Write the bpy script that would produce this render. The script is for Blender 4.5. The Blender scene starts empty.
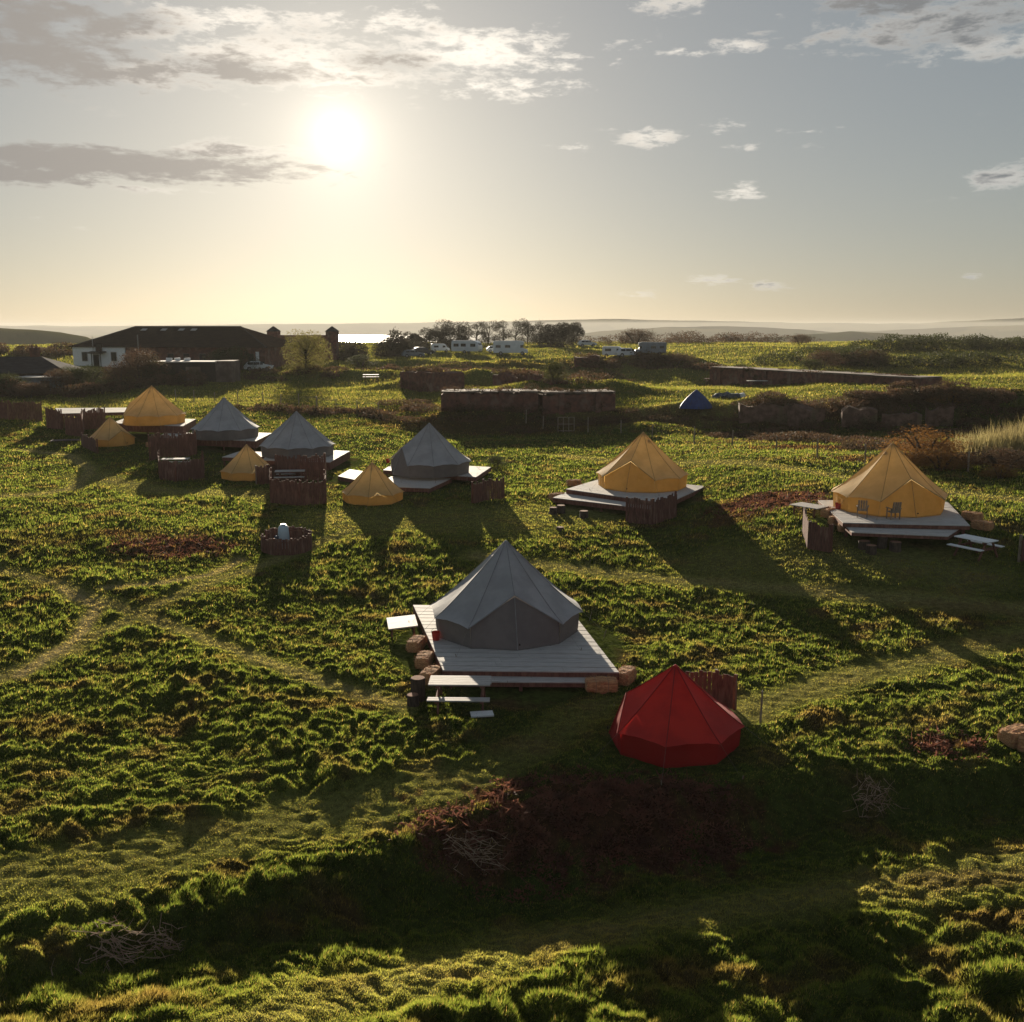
import bpy, math, random
import numpy as np
from mathutils import Vector, Matrix
rnd = random.Random(7)
R = math.radians
sc = bpy.context.scene
col = sc.collection

# ------------------------------------------------------------------ camera geometry (camera stands 10.5 m above the main pitch)
CZ = 10.5; TILT = R(10.53); cT, sT = math.cos(TILT), math.sin(TILT)
def ray(u, v):
    a = (u-512)/1000.0; b = (511-v)/1000.0
    return (a, cT+b*sT, -sT+b*cT)
def plane(u, v, z):
    d = ray(u, v); t = (z-CZ)/d[2]
    return (d[0]*t, d[1]*t)
_s = ray(338, 135)
SUN = Vector(_s).normalized()

# ------------------------------------------------------------------ noise
_rs = np.random.RandomState(3)
_perm = _rs.permutation(512); _ang = _rs.rand(512)*2*np.pi
_gx, _gy = np.cos(_ang), np.sin(_ang)
def perlin(x, y, seed=0):
    x = np.asarray(x, float)+seed*17.31; y = np.asarray(y, float)+seed*9.77
    xi = np.floor(x).astype(np.int64); yi = np.floor(y).astype(np.int64)
    xf = x-xi; yf = y-yi
    u = xf*xf*xf*(xf*(xf*6-15)+10); v = yf*yf*yf*(yf*(yf*6-15)+10)
    def g(ix, iy, dx, dy):
        h = _perm[(_perm[ix & 511]+iy) & 511]
        return _gx[h]*dx+_gy[h]*dy
    a = g(xi, yi, xf, yf); b = g(xi+1, yi, xf-1, yf)
    c = g(xi, yi+1, xf, yf-1); d = g(xi+1, yi+1, xf-1, yf-1)
    return (a+(b-a)*u+((c+(d-c)*u)-(a+(b-a)*u))*v)*1.5
def fbm(x, y, o=3, seed=0):
    s = 0; a = 1; t = 0
    for i in range(o):
        s = s+a*perlin(x*2**i, y*2**i, seed+i*5); t += a; a *= .5
    return s/t
def sstep(a, b, x):
    t = np.clip((x-a)/(b-a), 0, 1); return t*t*(3-2*t)

# ------------------------------------------------------------------ terrain
YP = [0, 20, 33, 38, 45, 55, 65, 80, 95, 105, 134, 166, 200, 250, 285, 330, 420, 600, 900, 20000]
ZP = [.1, .0, 0.0, .15, .6, 1.1, 1.2, 1.3, 1.6, 2.1, 2.8, 4.0, 5.2, 5.9, 5.6, 3.5, -6, -24, -40, -40]
_yy = np.arange(0, 1200, 1.0)
_zz = np.interp(_yy, YP, ZP)
_k = np.exp(-np.linspace(-2, 2, 13)**2); _k /= _k.sum()
_zz = np.convolve(np.pad(_zz, 6, mode='edge'), _k, mode='valid')
def seg_curve(px, z):
    return [plane(u, v, z) for u, v in px]
BANK_TOP = seg_curve([(-100, 985), (200, 905), (330, 860), (440, 815), (560, 790), (760, 775), (1024, 765), (1300, 740)], 0)
BANK_FOOT = seg_curve([(-100, 1080), (200, 1005), (380, 955), (520, 925), (640, 900), (800, 862), (1024, 835), (1300, 800)], -1.5)
FAR_RIDGES = [  # distance, spread in ln r, [(pixel column, pixel row of the crest)]
    (640, .22, [(-900, 331), (-150, 326), (0, 327), (45, 329), (75, 331.5), (100, 336), (130, 350), (170, 370)]),
    (6800, .12, [(-900, 322), (100, 326), (250, 324.5), (400, 323), (500, 321.5), (600, 319), (700, 321), (800, 323), (900, 323.5), (1024, 318), (1500, 322)]),
    (3000, .16, [(430, 350), (540, 339), (600, 331), (660, 327), (720, 326), (790, 329), (850, 334), (900, 345)]),
    (4200, .12, [(760, 345), (840, 331), (900, 329), (960, 326), (1024, 325), (1500, 324)]),
    (1500, .2, [(600, 356), (700, 345), (760, 337), (840, 331), (900, 334), (960, 339), (1024, 343), (1400, 340)]),
]
def elev(v): 
    b = (511-v)/1000.0; return (-sT+b*cT)/(cT+b*sT)
MOUNDS = []   # cx, cy, rx, ry, rot, h, power
def H0(x, y, mounds=True):
    x = np.asarray(x, float); y = np.asarray(y, float)
    r = np.hypot(x, y); az = np.arctan2(x, np.maximum(y, 1e-3)); az = np.where(y < 0, np.sign(x)*1.5, az)
    rr = np.where(y > 0, np.minimum(r, np.maximum(y, 0)*1.25), 0)
    yy = np.clip(rr, 0, 1190)
    h = np.interp(yy, _yy, _zz)
    h = h+1.15*sstep(6, 16, x)*sstep(34, 44, y)*(1-sstep(62, 85, y))
    h = h-.45*np.exp(-((x+16)/8)**2-((y-70)/12)**2)
    h = h+.9*sstep(20, 34, x-(y-60)*.12)*sstep(60, 100, y)*(1-sstep(200, 300, y))
    # terrace bank across the middle distance
    yb = 92+2.5*np.sin(x*.09)-.12*np.maximum(x-12, 0)
    h = h+(1.55*sstep(-2.2, 2.2, y-yb)-.5*sstep(-14, -4, y-yb))*sstep(-12, -5, x)*(1-sstep(110, 135, y))
    # foreground bank
    tx = [p[0] for p in BANK_TOP]; ty = [p[1] for p in BANK_TOP]; fx = [p[0] for p in BANK_FOOT]; fy = [p[1] for p in BANK_FOOT]
    bt = np.interp(x, tx, ty); bf = np.interp(x, fx, fy)
    t = np.clip((bt-y)/np.maximum(bt-bf, .6), 0, 1)
    t = t*t*(3-2*t)
    kx = .35+.65*sstep(-6, .5, x)*(1-.45*sstep(5, 9, x))
    h = h-1.0*t*np.clip((50-r)/20, 0, 1)*kx
    h = h+.38*sstep(.3, 3.2, bf-y)*np.clip((50-r)/20, 0, 1)
    # soft rolling
    h = h+.16*perlin(x/7, y/7, 1)*np.clip((400-r)/100, 0, 1)*sstep(4, 12, r)
    h = h+.5*perlin(x/23, y/23, 2)*sstep(95, 140, r)*np.clip((500-r)/200, 0, 1)
    # a low swell lit on its far side, right foreground
    far = r > 380
    if np.any(far):
        uu = 512+1000*np.tan(np.clip(az, -1.2, 1.2))*cT
        lr = np.log(np.maximum(r, 1))
        hf = np.full_like(h, -40.0)
        sea = sstep(300, 345, uu)*(1-sstep(455, 520, uu))
        sea2 = sstep(2000, 2500, r)*(1-sstep(5200, 5900, r))
        hf = hf-22*sea*sea2
        hf = hf+9*fbm(x/420, y/420, 3, 4)*(1-sea*sea2)
        for d, s, prof in FAR_RIDGES:
            pu = [p[0] for p in prof]; pv = [p[1] for p in prof]
            top = CZ+d*elev(np.interp(uu, pu, pv))
            top = top+d*.0007*perlin(uu/35, 3.3+d, 6)
            w = np.exp(-((lr-math.log(d))/s)**2)
            if pu[0] > -500: w = w*sstep(pu[0], pu[0]+60, uu)
            if pu[-1] < 1300: w = w*(1-sstep(pu[-1]-10, pu[-1]+40, uu))
            hf = np.maximum(hf, -75+(top+75)*w)
        k = sstep(380, 560, r)*sstep(-.2, .1, y/np.maximum(r, 1))
        h = h*(1-k)+hf*k
    if mounds and MOUNDS:
        ex = np.zeros_like(h)
        for cx, cy, rx, ry, rot, hh, pw in MOUNDS:
            m = (np.abs(x-cx) < 2.2*max(rx, ry)) & (np.abs(y-cy) < 2.2*max(rx, ry))
            if not np.any(m): continue
            c, s = math.cos(rot), math.sin(rot)
            a = ((x-cx)*c+(y-cy)*s)/rx; b = (-(x-cx)*s+(y-cy)*c)/ry
            g = hh*np.exp(-(a*a+b*b)**pw)*(1+.3*perlin(x/2.3, y/2.3, 8))
            ex = np.where(m, np.maximum(ex, g), ex)
        h = h+ex
    return h
def h0(x, y, mounds=True): return float(H0(np.array([x]), np.array([y]), mounds)[0])
def gp(u, v, mounds=False, off=0.0):
    CZ = 10.5-off
    d = ray(u, v)
    ts = np.geomspace(8, 3000, 3000)
    z = CZ+d[2]*ts - H0(d[0]*ts, d[1]*ts, mounds)
    i = int(np.argmax(z < 0)) if np.any(z < 0) else len(ts)-1
    lo, hi = ts[max(i-1, 0)], ts[i]
    for _ in range(25):
        m = (lo+hi)/2
        if CZ+d[2]*m-h0(d[0]*m, d[1]*m, mounds) < 0: hi = m
        else: lo = m
    return (d[0]*hi, d[1]*hi)

for u, v, rx, ry, rot, hh, pw in [
    # earth banks and mounds among the old walls: pixel foot, half sizes in metres, height
    (455, 386, 9, 5, 0, 1.8, 1.6), (520, 384, 7, 4, .1, 1.7, 1.5), (490, 372, 12, 4, 0, 1.5, 1.5), (575, 392, 8, 4, 0, 1.3, 1.3),
    (590, 372, 7, 5, 0, 2.0, 1.6), (655, 368, 11, 5, .1, 2.1, 1.6), (720, 374, 9, 4, -.2, 1.0, 1.2),
    (885, 414, 8, 3, .05, 1.3, 1.6), (940, 410, 7, 3.5, -.1, 1.5, 1.5), (1000, 408, 7, 4, 0, 1.3, 1.4),
    (420, 365, 12, 3, 0, .8, 1.2), (320, 378, 16, 3.0, .1, 1.0, 1.2), (560, 363, 20, 3, .05, .9, 1.3), (760, 418, 5, 2.5, 0, 1.3, 1.4),
    (640, 432, 6, 2.5, -.2, .7, 1.2), (690, 408, 5, 2.5, .5, .5, 1.2),
    ]:
    p = gp(u, v); MOUNDS.append((p[0], p[1], rx, ry, rot, hh, pw))

PATHS = [  # pixel polyline, half width (m), flattening, dryness
    ([(-40, 560), (60, 584), (150, 618), (230, 648), (310, 678), (400, 705)], .4, .9, .45),
    ([(-40, 690), (40, 665), (95, 635), (150, 608), (215, 580), (290, 555), (350, 530)], .45, .9, .35),
    ([(60, 588), (98, 606), (75, 640), (20, 675)], .35, 1, 1.0),
    ([(105, 588), (160, 583), (210, 575), (240, 560)], .35, 1, .9),
    ([(-60, 890), (60, 872), (180, 850), (300, 822), (380, 803), (450, 785)], .8, .9, .1),
    ([(450, 785), (520, 755), (600, 705)], .6, .6, .1),
    ([(740, 712), (800, 692), (870, 672), (950, 652), (1060, 630)], .7, 1, .2),
    ([(240, 1030), (380, 985), (520, 945), (640, 925), (780, 905), (900, 885), (1060, 868)], .7, .6, .25),
    ([(480, 556), (600, 572), (720, 583), (860, 596), (950, 603), (1060, 612)], .7, 1, .35),
    ([(-40, 500), (40, 494), (76, 488), (90, 470), (70, 455), (20, 450)], .6, 1, .6),
    ([(90, 475), (150, 490), (215, 492), (300, 500)], 1.3, .9, .25),
    ([(340, 520), (420, 520), (500, 520), (560, 515)], 2.6, .75, .1),
    ([(60, 408), (160, 402), (300, 398), (420, 400)], 2.5, .9, .1),
    ([(720, 565), (800, 560), (880, 562), (960, 575)], 1.8, .6, .15),
    ([(600, 425), (660, 412), (720, 408), (800, 398)], 3, .8, .15),
    ([(560, 455), (700, 462), (800, 470), (900, 485), (1024, 500)], .8, .8, .35),
    ]
PATHS = [([gp(u, v) for u, v in pl], w, f, d) for pl, w, f, d in PATHS]
PATCHES = [(600, 815, 3.6, 1.4, 1.0), (520, 830, 1.8, .8, .7), (700, 806, 2.0, .9, .7), (180, 548, 2.6, 1.6, .9), (130, 535, 2, 1, .6), (770, 500, 3.2, 1.8, 1), (730, 520, 2, 1.2, .7),
    (948, 745, .8, .6, .8), (235, 870, .6, .4, .5), (480, 850, 1.2, .6, .8), (330, 700, 1.4, .7, .3), (820, 447, 8, 2.2, .9), (940, 458, 8, 2.4, .9), (760, 436, 6, 2, .8), (60, 730, 1.6, .8, .5),
    (40, 540, 3, 1.6, .35), (960, 610, 3, 1, .4), (640, 525, 3, 1, .35), (340, 412, 12, 1.6, .8), (450, 425, 9, 3, .6), (860, 440, 14, 4, .6),
    (640, 425, 9, 2.5, .6), (540, 430, 9, 3, .6), (880, 408, 16, 3, .8), (470, 380, 12, 6, .7), (560, 372, 14, 6, .5), (960, 880, 1.5, .5, .4), (990, 640, 2, .8, .3)]
PATCHES = [(gp(u, v), rx, ry, w) for u, v, rx, ry, w in PATCHES]
def seg_dist(x, y, pl):
    d = np.full(x.shape, 1e9)
    for (ax, ay), (bx, by) in zip(pl[:-1], pl[1:]):
        dx, dy = bx-ax, by-ay; L = dx*dx+dy*dy
        t = np.clip(((x-ax)*dx+(y-ay)*dy)/L, 0, 1)
        d = np.minimum(d, np.hypot(x-ax-t*dx, y-ay-t*dy))
    return d
def masks(x, y):
    """smoothness of the turf (1 = trodden), dryness, bare/brown patches"""
    sm = np.zeros(x.shape); dry = np.zeros(x.shape); br = np.zeros(x.shape)
    wob = 1+.35*perlin(x/1.3, y/1.3, 11)
    near = np.hypot(x, y) < 180
    xs, ys, wb = x[near], y[near], wob[near]
    s = np.zeros(xs.shape); dd = np.zeros(xs.shape); bb = np.zeros(xs.shape)
    for pl, w, f, dr in PATHS:
        d = seg_dist(xs, ys, pl)*wb
        m = 1-sstep(w*.9, w*1.8, d)
        s = np.maximum(s, m*f); dd = np.maximum(dd, (1-sstep(w*.2, w*1.1, d))*dr)
    for (cx, cy), rx, ry, w in PATCHES:
        q = np.hypot((xs-cx)/rx, (ys-cy)/ry)+.55*perlin(xs/.7, ys/.7, 12)+.3*perlin(xs/.2, ys/.2, 13)
        bb = np.maximum(bb, (1-sstep(.55, 1.2, q))*w)
    sm[near], dry[near], br[near] = s, dd, bb
    sm = np.maximum(sm, sstep(88, 120, y)*.75)
    return sm, dry, br
def tuss(x, y, sm):
    """tussocky turf"""
    r = np.hypot(x, y)
    wx = x+.25*perlin(x/.9, y/.9, 21); wy = y+.25*perlin(x/.9, y/.9, 22)
    b1 = np.abs(perlin(wx/1.15, wy/.85, 23)); b2 = np.abs(perlin(wx/.55, wy/.46, 24)); b3 = perlin(wx/.19, wy/.19, 25)
    b0 = perlin(x/2.6, y/1.9, 26)
    amp = .7+.65*sstep(-.5, .6, fbm(x/6, y/6, 2, 27))
    big = (1-sstep(14, 22, r))*.4+1
    b4 = np.abs(perlin(wx/.27, wy/.24, 29))
    h = (.15*b1*(big*2.2-1.2)+.27*b2+.08*b4+.03*b3+.10*b0*big)*amp*.85
    h = h-.08
    fade = (1-sstep(90, 160, r)*.4)*(1-.36*sstep(34, 60, r))
    far = 1-sstep(220, 330, r)
    return h*(1-.93*sm)*fade*far+.03*perlin(x/.35, y/.3, 28)*far
def ground_z(x, y):
    x = np.atleast_1d(np.asarray(x, float)); y = np.atleast_1d(np.asarray(y, float))
    sm, dry, br = masks(x, y)
    sm2 = np.maximum(sm, flat_mask(x, y))
    return H0(x, y)+tuss(x, y, sm2)*(1-.5*br)
FLATS = []   # (x, y, radius) where decks and tents stand: turf pressed down
def flat_mask(x, y):
    m = np.zeros(x.shape)
    for fx, fy, fr in FLATS:
        m = np.maximum(m, 1-sstep(fr*.8, fr*1.2, np.hypot(x-fx, y-fy)))
    return m
def gz(x, y): return h0(x, y)

def ground_colour(x, y, sm, dry, br):
    r = np.hypot(x, y)
    n1 = sstep(-.5, .5, fbm(x/5, y/4, 3, 31))[..., None]
    n2 = sstep(-.5, .6, fbm(x/.8, y/.7, 3, 32))[..., None]
    n3 = sstep(-.02, .5, fbm(x/1.9, y/1.4, 4, 33))[..., None]
    A = np.array([.046, .063, .017]); B = np.array([.096, .118, .030]); C = np.array([.12, .078, .040]); D = np.array([.30, .24, .13])
    P = np.array([.09, .038, .026])
    c = A+(B-A)*(n1*.55+n2*.45)
    c = c+(C-c)*n3*.8
    g = np.array([.18, .175, .055])
    c = c+(g-c)*(sm*.65)[..., None]
    c = c+(D-c)*(dry*.85)[..., None]
    c = c+(P-c)*br[..., None]*.9
    # field pattern and woods far off
    k = sstep(330, 520, r)[..., None]
    cx = np.floor((x+60*np.sin(y/300))/210); cy = np.floor((y+80*np.sin(x/260))/(160+.05*r))
    h = _ang[_perm[(_perm[cx.astype(int) & 511]+cy.astype(int)) & 511]]/6.283
    hh = h[..., None]
    F = np.array([.045, .06, .025])+(np.array([.15, .13, .06])-np.array([.045, .06, .025]))*hh
    W = sstep(.05, .25, fbm(x/300, y/300, 3, 40))[..., None]
    F = F+(np.array([.022, .03, .014])-F)*W
    c = c+(F-c)*k
    return np.clip(c, .004, 1)

# ------------------------------------------------------------------ node helpers
class S:
    """a node socket with arithmetic"""
    def __init__(s, nt, so): s.nt, s.so = nt, so
    def _m(s, op, *a, clamp=False):
        n = s.nt.nodes.new('ShaderNodeMath'); n.operation = op; n.use_clamp = clamp
        for i, v in enumerate((s,)+a):
            if isinstance(v, S): s.nt.links.new(v.so, n.inputs[i])
            else: n.inputs[i].default_value = v
        return S(s.nt, n.outputs[0])
    def __add__(s, o): return s._m('ADD', o)
    def __sub__(s, o): return s._m('SUBTRACT', o)
    def __mul__(s, o): return s._m('MULTIPLY', o)
    def __truediv__(s, o): return s._m('DIVIDE', o)
    def rsub(s, o): return (s*-1)+o
    def pow(s, e): return s._m('POWER', e)
    def max(s, o): return s._m('MAXIMUM', o)
    def min(s, o): return s._m('MINIMUM', o)
    def sm(s, a, b):
        n = s.nt.nodes.new('ShaderNodeMapRange'); n.interpolation_type = 'SMOOTHSTEP'
        s.nt.links.new(s.so, n.inputs[0])
        n.inputs[1].default_value = a; n.inputs[2].default_value = b
        return S(s.nt, n.outputs[0])
def mixc(nt, f, a, b, mode='MIX'):
    n = nt.nodes.new('ShaderNodeMix'); n.data_type = 'RGBA'; n.blend_type = mode; n.clamp_factor = True
    for i, v in ((0, f), (6, a), (7, b)):
        if isinstance(v, S): nt.links.new(v.so, n.inputs[i])
        elif hasattr(v, 'is_output'): nt.links.new(v, n.inputs[i])
        elif i == 0: n.inputs[0].default_value = v
        else: n.inputs[i].default_value = (*v, 1)
    return S(nt, n.outputs[2])
def noise(nt, vec, scale, detail=4, rough=.55, dist=0):
    n = nt.nodes.new('ShaderNodeTexNoise'); n.inputs['Scale'].default_value = scale
    n.inputs['Detail'].default_value = detail; n.inputs['Roughness'].default_value = rough; n.inputs['Distortion'].default_value = dist
    if vec is not None: nt.links.new(vec, n.inputs['Vector'])
    return S(nt, n.outputs['Fac'])
MATS = {}
def mat(name, c1, c2=None, rough=.8, scale=3, stretch=(1, 1, 1), metal=0, bump=.15, bscale=None, trans=0, spec=.3, sheen=0, mottled=(.35, .65), coat=0, third=None):
    if name in MATS: return MATS[name]
    m = bpy.data.materials.new(name); m.use_nodes = True; nt = m.node_tree
    b = nt.nodes['Principled BSDF']; out = nt.nodes['Material Output']
    tc = nt.nodes.new('ShaderNodeTexCoord'); mp = nt.nodes.new('ShaderNodeMapping'); mp.inputs['Scale'].default_value = stretch
    oi = nt.nodes.new('ShaderNodeObjectInfo')
    nt.links.new(tc.outputs['Object'], mp.inputs[0]); 
    f = noise(nt, mp.outputs[0], scale, 6, .6).sm(*mottled)
    c2 = c2 or tuple(x*.75 for x in c1)
    cc = mixc(nt, f, c1, c2)
    if third:
        cc = mixc(nt, noise(nt, mp.outputs[0], scale*.35, 3).sm(.52, .68)*.8, cc, third)
    nt.links.new(cc.so, b.inputs['Base Color'])
    b.inputs['Roughness'].default_value = rough; b.inputs['Metallic'].default_value = metal
    b.inputs['Specular IOR Level'].default_value = spec
    b.inputs['Sheen Weight'].default_value = sheen; b.inputs['Coat Weight'].default_value = coat
    if bump:
        bm = nt.nodes.new('ShaderNodeBump'); bm.inputs['Strength'].default_value = bump; bm.inputs['Distance'].default_value = .02
        nt.links.new(noise(nt, mp.outputs[0], bscale or scale*4, 6, .65).so, bm.inputs['Height']); nt.links.new(bm.outputs[0], b.inputs['Normal'])
    if trans:
        t = nt.nodes.new('ShaderNodeBsdfTranslucent'); nt.links.new(cc.so, t.inputs[0])
        mx = nt.nodes.new('ShaderNodeMixShader'); mx.inputs[0].default_value = trans
        nt.links.new(b.outputs[0], mx.inputs[1]); nt.links.new(t.outputs[0], mx.inputs[2]); nt.links.new(mx.outputs[0], out.inputs[0])
    MATS[name] = m; return m
def leafmat(name, c1, c2, trans=.45, scale=.8):
    m = mat(name, c1, c2, rough=.7, scale=scale, bump=0, trans=trans, spec=.15); return m
def attrmat(name, trans, sheen=0, tboost=(1, 1, 1), rough=.85, bump=0):
    m = bpy.data.materials.new(name); m.use_nodes = True; nt = m.node_tree
    b = nt.nodes['Principled BSDF']; out = nt.nodes['Material Output']
    a = nt.nodes.new('ShaderNodeAttribute'); a.attribute_name = 'gcol'
    b.inputs['Roughness'].default_value = rough; b.inputs['Specular IOR Level'].default_value = 0.0 if not trans else .15
    b.inputs['Sheen Weight'].default_value = sheen; b.inputs['Sheen Roughness'].default_value = .6
    b.inputs['Sheen Tint'].default_value = (.8, .75, .35, 1)
    src = a.outputs['Color']
    if bump:
        g = nt.nodes.new('ShaderNodeNewGeometry')
        n1 = noise(nt, g.outputs['Position'], 9, 5, .7)
        bm = nt.nodes.new('ShaderNodeBump'); bm.inputs['Strength'].default_value = bump; bm.inputs['Distance'].default_value = .12
        nt.links.new(n1.so, bm.inputs['Height']); nt.links.new(bm.outputs[0], b.inputs['Normal'])
        v = noise(nt, g.outputs['Position'], 5, 5, .75).sm(.3, .7)
        src = mixc(nt, v, mixc(nt, 1.0, src, (.55, .55, .5), 'MULTIPLY'), mixc(nt, 1.0, src, (1.4, 1.4, 1.3), 'MULTIPLY')).so
    nt.links.new(src, b.inputs['Base Color'])
    if trans:
        t = nt.nodes.new('ShaderNodeBsdfTranslucent')
        nt.links.new(mixc(nt, 1.0, src, tboost, 'MULTIPLY').so, t.inputs[0])
        mx = nt.nodes.new('ShaderNodeMixShader'); mx.inputs[0].default_value = trans
        nt.links.new(b.outputs[0], mx.inputs[1]); nt.links.new(t.outputs[0], mx.inputs[2]); nt.links.new(mx.outputs[0], out.inputs[0])
    return m

# ------------------------------------------------------------------ mesh helpers
def tag(o, label=None, cat=None, group=None, kind=None):
    if label: o['label'] = label
    if cat: o['category'] = cat
    if group: o['group'] = group
    if kind: o['kind'] = kind
    return o
def empty(name, loc, rz=0, label=None, cat=None, group=None, kind=None):
    o = bpy.data.objects.new(name, None); col.objects.link(o); o.location = loc; o.rotation_euler = (0, 0, rz); o.empty_display_size = .2
    return tag(o, label, cat, group, kind)
class MB:
    def __init__(s): s.v, s.f, s.c = [], [], []
    def face(s, pts):
        i = len(s.v); s.v += [tuple(p) for p in pts]; s.f.append(tuple(range(i, i+len(pts)))); return s
    def box(s, c, d, rz=0, rx=0, ry=0, taper=1.0, j=0):
        M = Matrix.Translation(c) @ Matrix.Rotation(rz, 4, 'Z') @ Matrix.Rotation(ry, 4, 'Y') @ Matrix.Rotation(rx, 4, 'X')
        i = len(s.v)
        for z in (-.5, .5):
            k = taper if z > 0 else 1
            for x, y in ((-.5, -.5), (.5, -.5), (.5, .5), (-.5, .5)):
                s.v.append(tuple(M @ Vector((x*d[0]*k+rnd.uniform(-j, j), y*d[1]*k+rnd.uniform(-j, j), z*d[2]+rnd.uniform(-j, j)))))
        for q in ((3, 2, 1, 0), (4, 5, 6, 7), (0, 1, 5, 4), (1, 2, 6, 5), (2, 3, 7, 6), (3, 0, 4, 7)): s.f.append(tuple(i+a for a in q))
        return s
    def tube(s, pts, rad, n=8, cap=True):
        pts = [Vector(p) for p in pts]; rad = rad if isinstance(rad, (list, tuple)) else [rad]*len(pts)
        base = len(s.v)
        for k, p in enumerate(pts):
            t = (pts[min(k+1, len(pts)-1)]-pts[max(k-1, 0)]).normalized()
            a = t.orthogonal().normalized() if k == 0 else (pa-t*pa.dot(t)).normalized()
            pa = a; b = t.cross(a)
            for q in range(n):
                th = 2*math.pi*q/n; s.v.append(tuple(p+(a*math.cos(th)+b*math.sin(th))*rad[k]))
        for k in range(len(pts)-1):
            for q in range(n):
                i0 = base+k*n+q; i1 = base+k*n+(q+1) % n
                s.f.append((i0, i1, i1+n, i0+n))
        if cap:
            s.f.append(tuple(base+q for q in reversed(range(n)))); s.f.append(tuple(base+(len(pts)-1)*n+q for q in range(n)))
        return s
    def prism(s, poly, z0, z1):
        i = len(s.v); n = len(poly)
        s.v += [(x, y, z0) for x, y in poly]+[(x, y, z1) for x, y in poly]
        s.f.append(tuple(reversed(range(i, i+n)))); s.f.append(tuple(range(i+n, i+2*n)))
        for k in range(n): s.f.append((i+k, i+(k+1) % n, i+n+(k+1) % n, i+n+k))
        return s
    def build(s, name, m, parent=None, smooth=False, label=None, bevel=0, loc=None):
        me = bpy.data.meshes.new(name); me.from_pydata(s.v, [], s.f); me.materials.append(m); me.update()
        if smooth: me.polygons.foreach_set('use_smooth', [True]*len(me.polygons))
        o = bpy.data.objects.new(name, me); col.objects.link(o)
        if parent: o.parent = parent
        if loc is not None: o.location = loc
        if label: o['label'] = label
        if bevel:
            b = o.modifiers.new('bevel', 'BEVEL'); b.width = bevel; b.segments = 2; b.limit_method = 'ANGLE'
        return o
def npmesh(name, V, F, m, cols=None, parent=None, smooth=False):
    """V (n,3), F (m,k) numpy"""
    me = bpy.data.meshes.new(name); k = F.shape[1]
    me.vertices.add(len(V)); me.vertices.foreach_set('co', V.astype(np.float32).ravel())
    me.loops.add(F.size); me.loops.foreach_set('vertex_index', F.astype(np.int32).ravel())
    me.polygons.add(len(F)); me.polygons.foreach_set('loop_start', np.arange(0, F.size, k, dtype=np.int32))
    if smooth: me.polygons.foreach_set('use_smooth', np.ones(len(F), bool))
    me.materials.append(m); me.update(calc_edges=True)
    if cols is not None:
        a = me.color_attributes.new('gcol', 'FLOAT_COLOR', 'POINT')
        a.data.foreach_set('color', np.concatenate([cols, np.ones((len(cols), 1))], 1).astype(np.float32).ravel())
    o = bpy.data.objects.new(name, me); col.objects.link(o)
    if parent: o.parent = parent
    return o
def copy_tree(o, parent=None):
    c = o.copy(); col.objects.link(c)
    if parent: c.parent = parent
    for ch in list(o.children): copy_tree(ch, c)
    return c

# ------------------------------------------------------------------ materials
M_white = mat('white_paint', (.82, .83, .83), (.76, .77, .77), .5, 4, bump=.03)
M_deck = mat('weathered_deck_boards', (.56, .53, .50), (.42, .39, .37), .75, 2.5, (1, 6, 6), bump=.3, bscale=14, third=(.50, .48, .45))
M_redwood = mat('reddish_timber', (.20, .085, .06), (.12, .05, .038), .85, 3, (4, 4, 1), bump=.3, third=(.25, .12, .085))
M_slat = mat('rough_fence_slats', (.17, .078, .06), (.095, .045, .038), .9, 3, (6, 6, 1), bump=.4, third=(.24, .14, .11))
M_post = mat('pale_timber_post', (.32, .26, .20), (.2, .15, .11), .85, 4, (4, 4, 1), bump=.3)
M_palewood = mat('bleached_table_boards', (.50, .47, .44), (.37, .34, .32), .7, 3, (1, 6, 6), bump=.2, spec=.25)
M_hay = mat('straw', (.62, .36, .17), (.36, .18, .09), .9, 9, (1, 3, 3), bump=.9, bscale=24, third=(.42, .17, .09))
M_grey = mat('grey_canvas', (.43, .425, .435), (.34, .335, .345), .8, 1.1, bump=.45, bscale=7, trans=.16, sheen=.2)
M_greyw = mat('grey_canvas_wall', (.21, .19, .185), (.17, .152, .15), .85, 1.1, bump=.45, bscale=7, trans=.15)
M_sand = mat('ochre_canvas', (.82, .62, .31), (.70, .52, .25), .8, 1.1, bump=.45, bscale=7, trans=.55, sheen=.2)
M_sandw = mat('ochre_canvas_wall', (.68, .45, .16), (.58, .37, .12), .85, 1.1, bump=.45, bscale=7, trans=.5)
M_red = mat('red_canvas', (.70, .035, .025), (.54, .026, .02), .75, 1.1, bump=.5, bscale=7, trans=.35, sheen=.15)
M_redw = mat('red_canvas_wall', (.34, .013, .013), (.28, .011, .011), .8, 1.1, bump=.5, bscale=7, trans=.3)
M_seam = {k: mat(k+'_seam', c, None, .8, 3, bump=0) for k, c in (('grey', (.30, .30, .31)), ('sand', (.45, .30, .13)), ('red', (.36, .02, .02)))}
M_rope = mat('pale_rope', (.22, .2, .17), None, .9, 20, bump=0)
M_brick = mat('old_brick', (.19, .082, .06), (.10, .05, .042), .95, 2.2, bump=.7, bscale=8, third=(.2, .13, .1))
M_conc = mat('weathered_concrete', (.17, .13, .11), (.10, .07, .06), .95, 1.2, bump=.5, bscale=9, third=(.07, .05, .04))
M_oldb = mat('mossy_rubble_masonry', (.20, .12, .09), (.10, .06, .045), .95, 1.6, bump=.7, bscale=8, third=(.11, .10, .05))
M_slate = mat('slate_roof', (.060, .055, .058), (.04, .036, .038), .95, 1.2, (1, 1, 5), bump=.4, bscale=5, spec=.03)
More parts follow.
